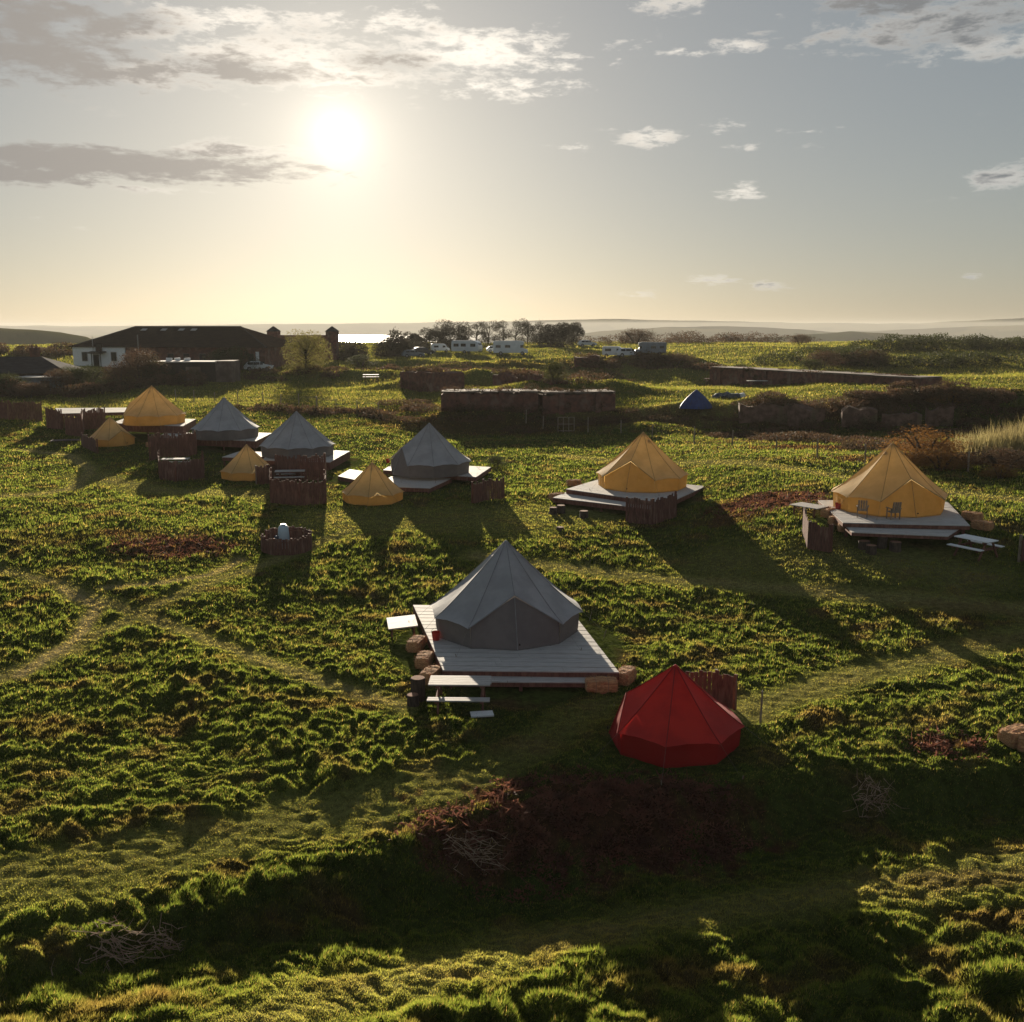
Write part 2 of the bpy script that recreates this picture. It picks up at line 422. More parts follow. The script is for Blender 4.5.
M_brownroof = mat('brown_tiled_roof', (.052, .036, .028), (.034, .024, .02), .9, 1.0, (1, 1, 5), bump=.3, bscale=5, spec=.0)
M_glass = mat('dark_window_glass', (.02, .024, .03), None, .12, 1, bump=0, spec=.6)
M_dark = mat('dark_timber', (.035, .028, .025), (.02, .017, .016), .9, 3, (4, 4, 1), bump=.3)
M_bark = mat('bark', (.09, .065, .05), (.045, .034, .028), .95, 4, (4, 4, 1), bump=.8)
M_cutlog = mat('cut_log', (.33, .17, .1), (.2, .1, .06), .9, 6, bump=.4)
M_blue = mat('blue_tent_fabric', (.025, .07, .24), (.02, .05, .18), .6, 1.5, bump=.1, trans=.2)
M_vanwhite = mat('white_vehicle_paint', (.66, .70, .74), (.58, .62, .66), .25, 1, bump=0, coat=.6)
M_vangrey = mat('dark_vehicle_paint', (.05, .055, .065), None, .25, 1, bump=0, coat=.6)
M_vanblue = mat('blue_grey_vehicle_paint', (.16, .2, .25), None, .3, 1, bump=0, coat=.5)
M_tyre = mat('tyre_rubber', (.02, .02, .02), None, .9, 5, bump=0)
M_rim = mat('wheel_rim', (.3, .3, .31), None, .4, 5, bump=0, metal=.7)
M_plastic_red = mat('red_plastic', (.45, .02, .015), None, .4, 3, bump=0, spec=.5)
M_barrel = mat('pale_blue_plastic', (.42, .55, .62), (.36, .48, .55), .45, 3, bump=.05, spec=.5)
M_bluep = mat('dark_blue_plastic', (.04, .07, .12), None, .6, 3, bump=0)
M_bushg = leafmat('bush_leaves', (.060, .070, .020), (.035, .040, .014))
M_bushb = leafmat('brown_scrub_leaves', (.13, .072, .045), (.06, .045, .022), .42)
M_bushy = leafmat('sunlit_willow_leaves', (.24, .21, .06), (.14, .13, .04), .5)
M_gorse = leafmat('orange_bracken_leaves', (.26, .13, .035), (.13, .06, .02), .45)
M_bracken = leafmat('dead_bracken', (.24, .10, .065), (.12, .055, .038), .45, 2)
M_reed = leafmat('pale_reed_blades', (.40, .34, .15), (.26, .21, .09), .5)
M_treed = leafmat('dark_tree_leaves', (.05, .042, .028), (.03, .028, .02), .3)
M_stick = mat('bleached_sticks', (.42, .30, .2), (.28, .17, .11), .85, 6, bump=.2)
M_water = mat('sea_water', (.05, .07, .08), None, .33, .02, bump=0, spec=.6)
M_turf = attrmat('turf_ground', 0, sheen=0, bump=.9, rough=1)
M_blade = attrmat('grass_blades', .72, tboost=(2.8, 2.7, 1.4), rough=.6)

# ------------------------------------------------------------------ things: makers
def part(mb, name, m, root, **k):
    """mb is in world coordinates; root has no rotation"""
    L = root.location
    mb.v = [(x-L.x, y-L.y, z-L.z) for x, y, z in mb.v]
    return mb.build(name, m, root, **k)

def make_tent(name, rad, hgt, wall, n, mk, ropes=True, door=True):
    mr, mw = {'grey': (M_grey, M_greyw), 'sand': (M_sand, M_sandw), 'red': (M_red, M_redw)}[mk]
    root = empty(name, (0, 0, 0))
    ang = [-math.pi/2+2*math.pi*k/n for k in range(n)]
    over = rad*1.045
    def prof(k, t):
        a = ang[k % n]
        if door and k % n == 0:
            rp, zp = rad*.72, wall+(hgt-wall)*.405
            r = .05+(rp-.05)*t; z = zp+(hgt-zp)*(1-t)**1.06
        else:
            r = .05+(over-.05)*t; z = wall-.03+(hgt-wall+.03)*(1-t)**1.13
        return Vector((math.cos(a)*r, math.sin(a)*r, z))
    V = []; F = []; T = 14; Q = 8
    for k in range(n):
        b = len(V)
        for i in range(T+1):
            t = i/T; A = prof(k, t); B = prof(k+1, t)
            for j in range(Q+1):
                s = j/Q; p = A.lerp(B, s)
                sag = 4*s*(1-s)
                isdoor = door and (k == 0 or k == n-1)
                p.z += (-.045*math.sin(math.pi*min(t*1.1, 1)) + (.075*t**6 if not isdoor else 0))*sag*rad/2.5
                p.z += .008*math.sin(j*2.1+i*1.3+k)*t
                V.append(tuple(p))
        for i in range(T):
            for j in range(Q):
                q = b+i*(Q+1)+j; F.append((q, q+Q+1, q+Q+2, q+1))
    m = MB(); m.v, m.f = V, F
    m.build('roof', mr, root, smooth=True)
    # wall: slightly billowed between the seams, leaning out at the top
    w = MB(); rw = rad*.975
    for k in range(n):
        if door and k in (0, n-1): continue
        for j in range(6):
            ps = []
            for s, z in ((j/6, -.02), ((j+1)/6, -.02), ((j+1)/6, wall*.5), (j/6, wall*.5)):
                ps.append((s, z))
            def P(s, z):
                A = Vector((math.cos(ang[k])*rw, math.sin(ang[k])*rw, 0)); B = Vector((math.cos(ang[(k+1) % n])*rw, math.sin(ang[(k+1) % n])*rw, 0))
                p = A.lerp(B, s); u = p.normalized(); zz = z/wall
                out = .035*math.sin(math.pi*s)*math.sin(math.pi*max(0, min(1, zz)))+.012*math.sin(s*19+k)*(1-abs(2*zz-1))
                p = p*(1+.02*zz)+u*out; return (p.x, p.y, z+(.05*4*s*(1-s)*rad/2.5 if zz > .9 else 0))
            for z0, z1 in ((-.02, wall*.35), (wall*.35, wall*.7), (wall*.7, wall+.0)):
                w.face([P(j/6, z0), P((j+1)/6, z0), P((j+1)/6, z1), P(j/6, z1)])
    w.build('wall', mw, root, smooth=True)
    hem = MB()   # ground hem
    for k in range(n):
        a, b = ang[k], ang[(k+1) % n]
        hem.tube([(math.cos(a)*rw, math.sin(a)*rw, .03), (math.cos(b)*rw, math.sin(b)*rw, .03)], .018, 5)
    hem.build('hem', mw, root)
    if door:
        P = prof(0, 1.0)
        for sgn in (1, -1):
            d = MB(); k1 = 1 if sgn == 1 else n-1
            c1 = Vector((math.cos(ang[k1])*rw, math.sin(ang[k1])*rw, wall)); g1 = Vector((c1.x, c1.y, -.02)); g0 = Vector((0, -rw, -.02))
            Pp = P+Vector((0, -.03, -.05))
            q = 8
            for i in range(q):
                for j in range(q):
                    def B(a, b):
                        top = Pp.lerp(c1, a); bot = g0.lerp(g1, a); p = top.lerp(bot, b)
                        o = .05*math.sin(math.pi*a)*math.sin(math.pi*b)+.012*math.sin(a*17+b*3)*math.sin(math.pi*b)
                        return (p.x, p.y-o, p.z)
                    d.face([B(i/q, j/q), B((i+1)/q, j/q), B((i+1)/q, (j+1)/q), B(i/q, (j+1)/q)])
            dd = d.build('door', mw, root, smooth=True)
            if sgn == 1:
                z = MB(); z.tube([tuple(P+Vector((0, -.05, -.06))), (0, -rw-.02, 0)], .014, 6); z.build('zip', M_seam[mk], dd)
                tg = MB(); tg.box((.06, -rw-.03, .2), (.05, .03, .06)); tg.build('toggle', M_dark, dd)
            e = MB(); c2 = prof(k1, 1.0); e.tube([tuple(P+Vector((0, -.01, 0))), tuple(P.lerp(c2, .5)+Vector((0, -.01, -.01))), tuple(c2)], .02, 6)
            e.build('door_edge', M_seam[mk], root)
    for k in range(n):
        s = MB(); s.tube([tuple(prof(k, i/10)+Vector((0, 0, .012))) for i in range(11)], .013, 5); s.build('seam', M_seam[mk], root)
    c = MB(); c.tube([(0, 0, hgt-.20), (0, 0, hgt-.02), (0, 0, hgt+.05)], [.15, .085, .02], 10); c.build('apex_cap', mr, root, smooth=True)
    for a in (ang[2], ang[n-2], ang[n//2]):   # little vent hoods under the apex
        c = MB(); r = rad*.13
        c.tube([(math.cos(a)*r, math.sin(a)*r, hgt-.40*hgt/3), (math.cos(a)*r*1.35, math.sin(a)*r*1.35, hgt-.52*hgt/3)], [.09*rad/2.5, .13*rad/2.5], 6)
        c.build('vent', mr, root)
    c = MB(); c.tube([(0, 0, 0), (0, 0, hgt-.1)], .025, 6); c.build('pole', M_post, root)
    if ropes:
        for k in range(n):
            if door and k == 0: continue
            a = ang[k]; p = prof(k, 1.0); q = (math.cos(a)*(rad+.85), math.sin(a)*(rad+.85), 0.0)
            g = MB(); g.tube([tuple(p), q], .0035, 4); g = g.build('guy_rope', M_rope, root)
            pg = MB(); pg.tube([(q[0]*1.015, q[1]*1.015, .10), (q[0]*.99, q[1]*.99, -.2)], .012, 5); pg.build('peg', M_post, g)
    return root
def put(o, x, y, z, rz, label, cat, group=None, s=1):
    o.location = (x, y, z); o.rotation_euler = (0, 0, rz); o.scale = (s, s, s)
    return tag(o, label, cat, group)

def deck(quad, ztop, label, n=16, across=False, m=None, skirt=True, th=.035, group='timber decks under the tents', fascia=.22, cat='deck', name='timber_deck', posts=True):
    """quad: four world xy corners front-left, front-right, back-right, back-left"""
    c = (sum(p[0] for p in quad)/4, sum(p[1] for p in quad)/4)
    g = min(h0(*p) for p in quad+[c])
    root = empty(name, (c[0], c[1], g), 0, label, cat, group)
    A, B, C_, D = [Vector((*p, 0)) for p in quad]
    mb = MB()
    for i in range(n):
        s0, s1 = i/n, (i+1)/n-.012*(10/n)
        if across: P = [A.lerp(B, s0), A.lerp(B, s1), D.lerp(C_, s1), D.lerp(C_, s0)]
        else: P = [A.lerp(D, s0), B.lerp(C_, s0), B.lerp(C_, s1), A.lerp(D, s1)]
        dz = rnd.uniform(-.004, .004)
        cuts = [0]+sorted(rnd.uniform(.25, .75) for _ in range(1))+[1]
        for a, b in zip(cuts[:-1], cuts[1:]):
            b2 = b-.002 if b < 1 else b
            if across: Q = [P[0].lerp(P[3], a), P[1].lerp(P[2], a), P[1].lerp(P[2], b2), P[0].lerp(P[3], b2)]
            else: Q = [P[0].lerp(P[1], a), P[0].lerp(P[1], b2), P[3].lerp(P[2], b2), P[3].lerp(P[2], a)]
            mb.prism([(p.x, p.y) for p in Q], ztop-th+dz, ztop+dz)
    part(mb, 'boards', m or M_deck, root)
    cen = Vector((*c, 0))
    fr = MB()
    for P, Q in ((A, B), (B, C_), (C_, D), (D, A)):
        P2, Q2 = cen+(P-cen)*.995, cen+(Q-cen)*.995
        d = (Q2-P2); L = d.length; mid = (P2+Q2)/2; rz = math.atan2(d.y, d.x)
        fr.box((mid.x, mid.y, ztop-th-fascia/2-.004), (L, .04, fascia), rz)
    part(fr, 'fascia', M_redwood, root)
    if posts:
        for i in range(3):
            for j in range(3):
                p = A.lerp(B, .04+.46*i).lerp(D.lerp(C_, .04+.46*i), .04+.46*j)
                gg = h0(p.x, p.y)
                if ztop-gg > .2:
                    q = MB(); q.box((p.x, p.y, (ztop-th-.02+gg-.1)/2), (.1, .1, ztop-th-.02-gg+.1)); part(q, 'post', M_redwood, root)
    FLATS.append((c[0], c[1], max((Vector((*p, 0))-cen).length for p in quad)*.85))
    return root

def windbreak(pts, h, label, m=None, z=None, group='slatted timber windbreaks', posts_every=1.6, lit=(), gap=.012, name='windbreak_fence', cat='windbreak', low=0.02):
    c = (sum(p[0] for p in pts)/len(pts), sum(p[1] for p in pts)/len(pts)); g = h0(*c) if z is None else z
    root = empty(name, (c[0], c[1], g), 0, label, cat, group)
    sl = MB(); rl = MB(); done = []
    for (ax, ay), (bx, by) in zip(pts[:-1], pts[1:]):
        L = math.hypot(bx-ax, by-ay); rz = math.atan2(by-ay, bx-ax); n = max(3, int(L/.115))
        nx, ny = -math.sin(rz), math.cos(rz)
        for i in range(n):
            t = (i+.5)/n; x, y = ax+(bx-ax)*t, ay+(by-ay)*t; gg = h0(x, y) if z is None else z
            hh = h*rnd.uniform(.88, 1.05)
            sl.box((x-nx*.03, y-ny*.03, gg+low+hh/2), (L/n-gap, .022, hh), rz+rnd.uniform(-.03, .03), 0, rnd.uniform(-.015, .015))
        for zz in (.25, .8):
            g0, g1 = (h0(ax, ay), h0(bx, by)) if z is None else (z, z)
            rl.tube([(ax+nx*.02, ay+ny*.02, g0+h*zz), (bx+nx*.02, by+ny*.02, g1+h*zz)], .03, 4)
        k = max(1, round(L/posts_every))
        for i in range(k+1):
            t = i/k; x, y = ax+(bx-ax)*t+nx*.06, ay+(by-ay)*t+ny*.06
            if any(math.hypot(x-a, y-b) < .3 for a, b in done): continue
            done.append((x, y)); gg = h0(x, y) if z is None else z
            pm = MB(); pm.box((x, y, gg+h*.5), (.08, .08, h*1.1), rz); part(pm, 'post', M_post if len(done)-1 in lit else M_redwood, root)  # posts in lit take pale timber, sunlight put into their colour
    part(sl, 'slats', m or M_slat, root); part(rl, 'rail', M_redwood, root)
    return root

def picnic_table(name, label, x, y, z, rz, L=1.75, m=None, benches=(1, -1)):
    root = empty(name, (x, y, z), rz, label, 'picnic table', 'picnic tables beside the tents')
    mt = m or M_palewood
    t = MB()
    for i in range(5): t.box((0, (i-2)*.15, .73), (L, .142, .04))
    t.build('table_top', mt, root, bevel=.005)
    for s in benches:
        b = MB()
        for i in range(2): b.box((0, s*(.62+.14*i), .44), (L, .13, .038))
        b.build('bench', mt, root, bevel=.005)
    for s in (-1, 1):
        l = MB(); xx = s*L*.36
        l.box((xx, 0, .68), (.06, .72, .09)); l.box((xx, 0, .385), (.06, 1.5, .09))
        for q in (-1, 1): l.box((xx+.04, q*.42, .34), (.05, .08, .82), 0, q*.55)
        l.build('leg', M_redwood, root)
    return root

def stool(name, label, x, y, z, r=.2, h=.4, group='log stools on the grass'):
    root = empty(name, (x, y, z), rnd.uniform(0, 3), label, 'log stool', group)
    m = MB(); n = 14
    m.tube([(0, 0, -.05), (0, 0, h*.5), (.01, 0, h-.004)], [r*1.06, r*.98, r], n); m.build('log', M_bark, root)
    m = MB(); m.tube([(.01, 0, h-.004), (.01, 0, h+.012)], [r*.93, r*.92], n); m.build('cut_face', M_cutlog, root)
    return root

def bale_mesh(d, seed):
    rr = random.Random(seed); mb = MB(); N = 10
    def P(face, a, b):
        u, v = a/N*2-1, b/N*2-1
        p = {0: (u, v, 1), 1: (v, u, -1), 2: (1, u, v), 3: (-1, v, u), 4: (v, 1, u), 5: (u, -1, v)}[face]
        x, y, z = p
        k = 1-.05*(x*x*y*y+y*y*z*z+z*z*x*x)
        nn = float(perlin(np.array([x*2.2+z*3.1+seed]), np.array([y*2.2-z*2.3]))[0])
        k2 = 1+.09*nn-.05*max(0, 1-abs(abs(x)-.38)*9)*(1 if abs(z) > .95 or abs(y) > .95 else .6)
        return (x*d[0]/2*k*(1+.04*nn), y*d[1]/2*k*k2, z*d[2]/2*k*k2)
    for f in range(6):
        for a in range(N):
            for b in range(N): mb.face([P(f, a, b), P(f, a+1, b), P(f, a+1, b+1), P(f, a, b+1)])
    for _ in range(420):
        ax = rr.choice([0, 1, 1, 2, 2]); p = [rr.uniform(-.5, .5)*d[i] for i in range(3)]; p[ax] = rr.choice([-.5, .5])*d[ax]
        if ax == 2 and p[2] < 0: p[2] = -p[2]
        p = Vector(p); q = p+Vector((rr.gauss(0, 1), rr.gauss(0, 1), rr.gauss(0, 1))).normalized()*rr.uniform(.04, .13)
        o = Vector((rr.gauss(0, 1), rr.gauss(0, 1), rr.gauss(0, 1))).normalized()*.006
        mb.face([p-o, p+o, q])
    return mb
def hay_bale(x, y, z, rz, label, d=(.85, .45, .38), seed=1, group='hay bales round the decks'):
    root = empty('hay_bale', (x, y, z), rz, label, 'hay bale', group)
    bale_mesh(d, seed).build('straw_body', M_hay, root, loc=(0, 0, d[2]/2))
    for s in (-.38, .38):
        t = MB(); a, b, c = s*d[0]/2, d[1]/2*.98, d[2]*.985
        t.tube([(a, -b, .01), (a, -b, c), (a, b, c), (a, b, .01)], .006, 4); t.build('twine', M_rope, root)
    return root

def board(name, label, cat, x, y, z, size, rz, rx=0, ry=0, m=None, legs=0, group=None):
    root = empty(name, (x, y, z), rz, label, cat, group)
    b = MB(); b.box((0, 0, legs), size, 0, rx, ry); b.build('board', m or M_palewood, root, bevel=.005)
    if legs:
        for sx in (-1, 1):
            l = MB()
            for sy in (-1, 1): l.box((sx*size[0]*.38, sy*size[1]*.36, legs/2-.05+sx*math.tan(-ry)*size[0]*.38), (.06, .06, legs+.02))
            l.build('leg', M_redwood, root)
    return root

def vehicle(kind, label, cat, x, y, z, rz, body, group='vehicles parked at the far edge of the field', s=1.0):
    spec = {
        'car': (1.76, [(-2.1, .3), (-2.15, .75), (-1.95, .95), (-1.55, 1.38), (-.9, 1.47), (.25, 1.45), (.95, 1.02), (1.75, .88), (2.1, .7), (2.12, .3)], (-1.3, 1.3), .33, .95),
        'caravan': (2.25, [(-3.0, .45), (-3.1, 1.2), (-3.0, 2.35), (-2.75, 2.62), (2.0, 2.62), (2.6, 2.35), (3.0, 1.6), (3.02, .9), (2.8, .45)], (-.1,), .34, 1.3),
        'motorhome': (2.3, [(-3.4, .45), (-3.45, 2.6), (-3.3, 2.9), (2.1, 2.95), (2.9, 2.75), (2.95, 2.2), (2.5, 1.95), (2.9, 1.35), (3.6, 1.15), (3.75, .9), (3.75, .45)], (-1.9, 2.6), .38, 1.3),
        'van': (2.0, [(-2.5, .4), (-2.55, 1.2), (-2.5, 2.1), (-2.3, 2.3), (1.0, 2.3), (1.5, 2.0), (1.9, 1.3), (2.5, 1.1), (2.6, .8), (2.6, .4)], (-1.6, 1.7), .36, 1.2),
    }[kind]
    w, prof, wheels, wr, waist = spec
    root = empty({'car': 'parked_car', 'caravan': 'caravan', 'motorhome': 'motorhome', 'van': 'parked_van'}[kind], (x, y, z), rz, label, cat, group); root.scale = (s, s, s)
    b = MB(); n = len(prof)
    rows = []
    for yy in (-1, -.94, .94, 1):
        row = []
        for px, pz in prof:
            k = 1 if pz <= waist else 1-.14*(pz-waist)/(1.5 if kind == 'car' else 6)*(1.6 if kind == 'car' else 1)
            sh = .97 if abs(yy) == 1 else 1
            cx = px*sh; cz = .3+(pz-.3)*(.985 if abs(yy) == 1 else 1)
            row.append(len(b.v)); b.v.append((cx, yy*w/2*k, cz))
        rows.append(row)
    b.f.append(tuple(reversed(rows[0]))); b.f.append(tuple(rows[-1]))
    for r0, r1 in zip(rows[:-1], rows[1:]):
        for i in range(n): b.f.append((r0[i], r0[(i+1) % n], r1[(i+1) % n], r1[i]))
    b.build('body', body, root, bevel=.03)
    wins = {'car': [(-1.5, -.75), (-.65, .2), (.28, .72)], 'caravan': [(-2.5, -1.4), (-.9, .2), (1.2, 2.3)], 'motorhome': [(-2.9, -1.9), (-1, .1), (2.2, 2.75)], 'van': [(.6, 1.4), (-1.9, -.6)]}[kind]
    z0, z1 = {'car': (.96, 1.33), 'caravan': (1.4, 2.0), 'motorhome': (1.5, 2.05), 'van': (1.25, 1.8)}[kind]
    for sgn in (-1, 1):
        for a, c in wins:
            wmb = MB(); wmb.box(((a+c)/2, sgn*(w/2*.965), (z0+z1)/2), (c-a, .1, z1-z0), 0, sgn*(.3 if kind == 'car' else .02)); wmb.build('window', M_glass, root)
    fx = max(p[0] for p in prof)
    wmb = MB(); wz = {'car': (.6, 1.22, .9), 'caravan': (2.83, 1.9, .55), 'motorhome': (2.75, 1.62, .55), 'van': (1.72, 1.65, .7)}[kind]
    wmb.box((wz[0], 0, wz[1]), (.05, w*.78, wz[2]), 0, 0, {'car': -1.05, 'caravan': -.5, 'motorhome': -.62, 'van': -.5}[kind]); wmb.build('windscreen', M_glass, root)
    for sgn in (-1, 1):
        l = MB(); l.box((fx-.06, sgn*w*.36, .72), (.12, .3, .14)); l.build('headlight', M_white, root)
        for wx in wheels:
            t = MB(); t.tube([(wx, sgn*(w/2-.2), wr), (wx, sgn*(w/2+.015), wr)], wr, 16); t = t.build('wheel', M_tyre, root)
            h = MB(); h.tube([(wx, sgn*(w/2+.01), wr), (wx, sgn*(w/2+.03), wr)], wr*.6, 12); h.build('rim', M_rim, t)
    bm = MB(); bm.box((fx-.02, 0, .42), (.14, w*.96, .2)); bm.build('bumper', M_vangrey, root)
    return root

# --- foliage
def leafcloud(centres, n, size, rs, flat=1.0, up=0.0):
    """n leaf faces spread through blobs given as (x, y, z, rx, ry, rz)"""
    cs = np.array(centres, float); vol = (cs[:, 3]*cs[:, 4]*cs[:, 5])**.66; pick = rs.choice(len(cs), n, p=vol/vol.sum())
    d = rs.normal(size=(n, 3)); d /= np.linalg.norm(d, axis=1)[:, None]
    rr = rs.uniform(.45, 1.03, n)**.6
    p = cs[pick, :3]+d*rr[:, None]*cs[pick, 3:6]
    a = rs.normal(size=(n, 3)); a[:, 2] = a[:, 2]*flat+up; a /= np.linalg.norm(a, axis=1)[:, None]
    b = np.cross(a, rs.normal(size=(n, 3))); b /= np.maximum(np.linalg.norm(b, axis=1)[:, None], 1e-6)
    s = size*rs.uniform(.5, 1.4, n)[:, None]
    V = np.stack([p-b*s*.35, p+a*s*.5-b*s*.1, p+a*s, p+b*s*.35+a*s*.4], 1).reshape(-1, 3)
    F = np.arange(4*n).reshape(-1, 4)
    return V, F
def blobs(rs, w, d, h, k, z0=.3, sz=.35):
    out = []
    for _ in range(k):
        a = rs.uniform(0, 2*np.pi); q = rs.uniform(0, 1)**.5; zz = rs.uniform(0, 1)
        lim = math.sqrt(max(.05, 1-(zz*.92)**2))
        s = rs.uniform(.7, 1.25)*sz
        out.append((math.cos(a)*q*w/2*lim*.85, math.sin(a)*q*d/2*lim*.85, z0+zz*(h-z0)*.82, w*s*.5, d*s*.5, h*s*.6))
    return out
_rsf = np.random.RandomState(11)
PROTO = {}; USED = set()
def bush_proto(key, w, d, h, k, n, leaf, m, z0=.15, sz=.38):
    rs = _rsf
    V, F = leafcloud(blobs(rs, w, d, h, k, z0, sz), n, leaf, rs)
    V[:, 2] = np.maximum(V[:, 2], -.05)
    root = empty('bush', (0, 0, 0)); npmesh('foliage', V, F, m, parent=root)
    st = MB()
    for i in range(5):
        a = rs.uniform(0, 6.28); st.tube([(0, 0, -.2), (math.cos(a)*w*.12, math.sin(a)*d*.12, h*.4), (math.cos(a)*w*.25, math.sin(a)*d*.25, h*.75)], [.05*h/2, .03*h/2, .01], 5)
    st.build('stem', M_bark, root)
    PROTO[key] = root
def bush(key, u, v, W, H_, label, group=None, depth=None, rz=None, xy=None, cat='bush', dz=0, name=None):
    """W, H_ in metres on a unit prototype (1 x 1 x 1)"""
    p = PROTO[key]; o = p if key not in USED else copy_tree(p); USED.add(key)
    x, y = xy or gp(u, v, True)
    o.location = (x, y, h0(x, y)-.08+dz); o.rotation_euler = (0, 0, rnd.uniform(-.5, .5) if rz is None else rz)
    o.scale = (W, depth or W*.8, H_)
    if name: o.name = name
    return tag(o, label, cat, group)
def tree(name, label, x, y, h, w, seed, mleaf, trunk_h=.3, lean=0, n=5000, leaf=.28, bare=False, group=None, k=16):
    rs = np.random.RandomState(seed); z = h0(x, y)-.1
    root = empty(name, (x, y, z), 0, label, 'tree', group)
    tr = MB(); tr.tube([(0, 0, -.3), (lean*.1*h, 0, h*.2), (lean*.3*h, .02*h, h*.5), (lean*.5*h, 0, h*.72)], [h*.034, h*.026, h*.016, h*.006], 7)
    tr.build('trunk', M_bark, root)
    bl = []
    for i in range(k):
        a = rs.uniform(0, 6.28); q = rs.uniform(.1, 1)**.6; zz = rs.uniform(trunk_h, .92)
        lim = math.sqrt(max(.08, 1-((zz-trunk_h-.25)/(.75))**2)); 
        cx = math.cos(a)*q*w/2*lim*.8+lean*zz*h*.8; cy = math.sin(a)*q*w/2*lim*.8; s = rs.uniform(.12, .24)*w
        bl.append((cx, cy, zz*h, s, s, s*.75))
        lm = MB(); b0 = (lean*.25*h*zz, 0, h*zz*.5); lm.tube([b0, ((b0[0]+cx)/2, cy/2, h*zz*.78), (cx, cy, zz*h)], [h*.012, h*.008, h*.003], 5)
        if bare:
            for j in range(5):
                e = rs.normal(size=3); e /= np.linalg.norm(e); e[2] = abs(e[2])*.9
                lm.tube([(cx, cy, zz*h), (cx+e[0]*s*1.5+lean*s, cy+e[1]*s*1.5, zz*h+e[2]*s*1.4)], [h*.003, h*.0012], 4)
        lm.build('limb', M_bark, root)
    V, F = leafcloud(bl, n, leaf, rs); npmesh('crown', V, F, mleaf, parent=root)
    return root
def scrub(name, label, uvs, n, leaf, m, w=1.2, h=.8, seed=0, hv=.5, ground=True):
    """a mass of undergrowth along a pixel polyline: one uncountable object"""
    rs = np.random.RandomState(seed+50); pts = [gp(u, v, True) for u, v in uvs]
    bl = []
    for (ax, ay), (bx, by) in zip(pts[:-1], pts[1:]):
        L = math.hypot(bx-ax, by-ay); k = max(2, int(L/(w*.6)))
        for i in range(k):
            t = (i+rs.uniform(0, 1))/k; s = w*rs.uniform(.5, 1.1); x = ax+(bx-ax)*t+rs.normal()*w*.4; y = ay+(by-ay)*t+rs.normal()*w*.6
            hh = h*rs.uniform(1-hv, 1+hv)
            bl.append((x, y, h0(x, y)+hh*.35, s, s, hh*.62))
    V, F = leafcloud(bl, n, leaf, rs)
    o = npmesh(name, V, F, m); return tag(o, label, 'undergrowth', None, 'stuff')

# ------------------------------------------------------------------ the camp
TG = 'bell tents on the camp field'
grey5 = make_tent('bell_tent', 2.5, 3.0, .72, 10, 'grey')
sand5 = make_tent('bell_tent', 2.5, 3.0, .72, 10, 'sand')
sand35 = make_tent('bell_tent', 1.7, 2.1, .5, 8, 'sand', door=True)
red35 = make_tent('bell_tent', 1.70, 2.0, .6, 8, 'red')

# main pitch: grey tent on its deck
zt = .38
x1, y1 = plane(506, 628, zt)
deck([plane(443, 670, zt), plane(619, 672, zt), (2.05, 35.3), (-3.65, 35.6)], zt, 'large pale timber deck under the nearest grey bell tent', 17)
put(grey5, x1, y1, zt, R(9), 'big grey bell tent with zipped door, nearest of the grey tents, on the large deck', 'bell tent', TG)
a, b = plane(446, 677, .2), plane(592, 678, .2)
deck([(a[0], a[1]-.35), (b[0]+.1, b[1]-.35), (b[0]+.1, b[1]+.12), (a[0], a[1]+.12)], .2, 'low timber step along the front edge of the nearest deck', 3, group='timber steps', fascia=.12, cat='step', name='timber_step')
for i, (u, v, rz, s) in enumerate([(419, 646, 1.35, 3), (427, 661, 1.45, 5), (434, 675, 1.2, 8)]):
    x, y = plane(u, v, .2); hay_bale(x-.1, y+.15, h0(x, y)-.02, rz, ['straw bale furthest back along the left side of the nearest deck', 'middle straw bale along the left side of the nearest deck', 'straw bale at the front left corner of the nearest deck'][i], seed=s)
x, y = plane(603, 682, .2); hay_bale(x-.05, y, h0(x, y)-.03, .05, 'straw bale against the front right corner of the nearest deck', (.95, .5, .4), 12)
x, y = plane(625, 676, .2); hay_bale(x+.05, y+.25, h0(x, y)-.03, 1.1, 'straw bale standing just behind the red tent', (.8, .45, .4), 14)
x, y = plane(460, 679, .74); picnic_table('picnic_table', 'white topped picnic table in front of the nearest deck', x, y, h0(x, y)-.02, R(-1), 1.72)
x, y = plane(418, 688, .3); stool('log_stool', 'upright log with a pale cut top, left of the white topped picnic table', x, y, h0(x, y), .21, .62)
x, y = plane(413, 698, .2); stool('log_stool', 'short dark log beside the taller log near the nearest deck', x, y, h0(x, y), .17, .3)
x, y = plane(482, 716, .0); board('paving_slab', 'pale slab lying on the shaded grass in front of the nearest picnic table', 'slab', x, y, h0(x, y)+.06, (.62, .34, .05), .15, m=M_white)
x, y = plane(402, 624, .35); board('side_table', 'white board tabletop on low legs at the left of the nearest deck', 'side table', x, y, h0(x, y)-.03, (1.0, 1.35, .04), R(10), 0, R(-4), M_palewood, legs=.42)
x, y = plane(436, 640, zt)
bk = empty('bucket', (x, y, zt), 0, 'red bucket standing on the left edge of the nearest deck', 'bucket')
m = MB(); m.tube([(0, 0, 0), (0, 0, .28)], [.11, .15], 14, cap=False); m.tube([(0, 0, .005), (0, 0, .02)], [.11, .11], 14); m.build('body', M_plastic_red, bk)
m = MB(); m.tube([(math.cos(t)*.15, 0, .28+math.sin(t)*.12) for t in np.linspace(0, math.pi, 9)], .006, 5); m.build('handle', M_rim, bk)

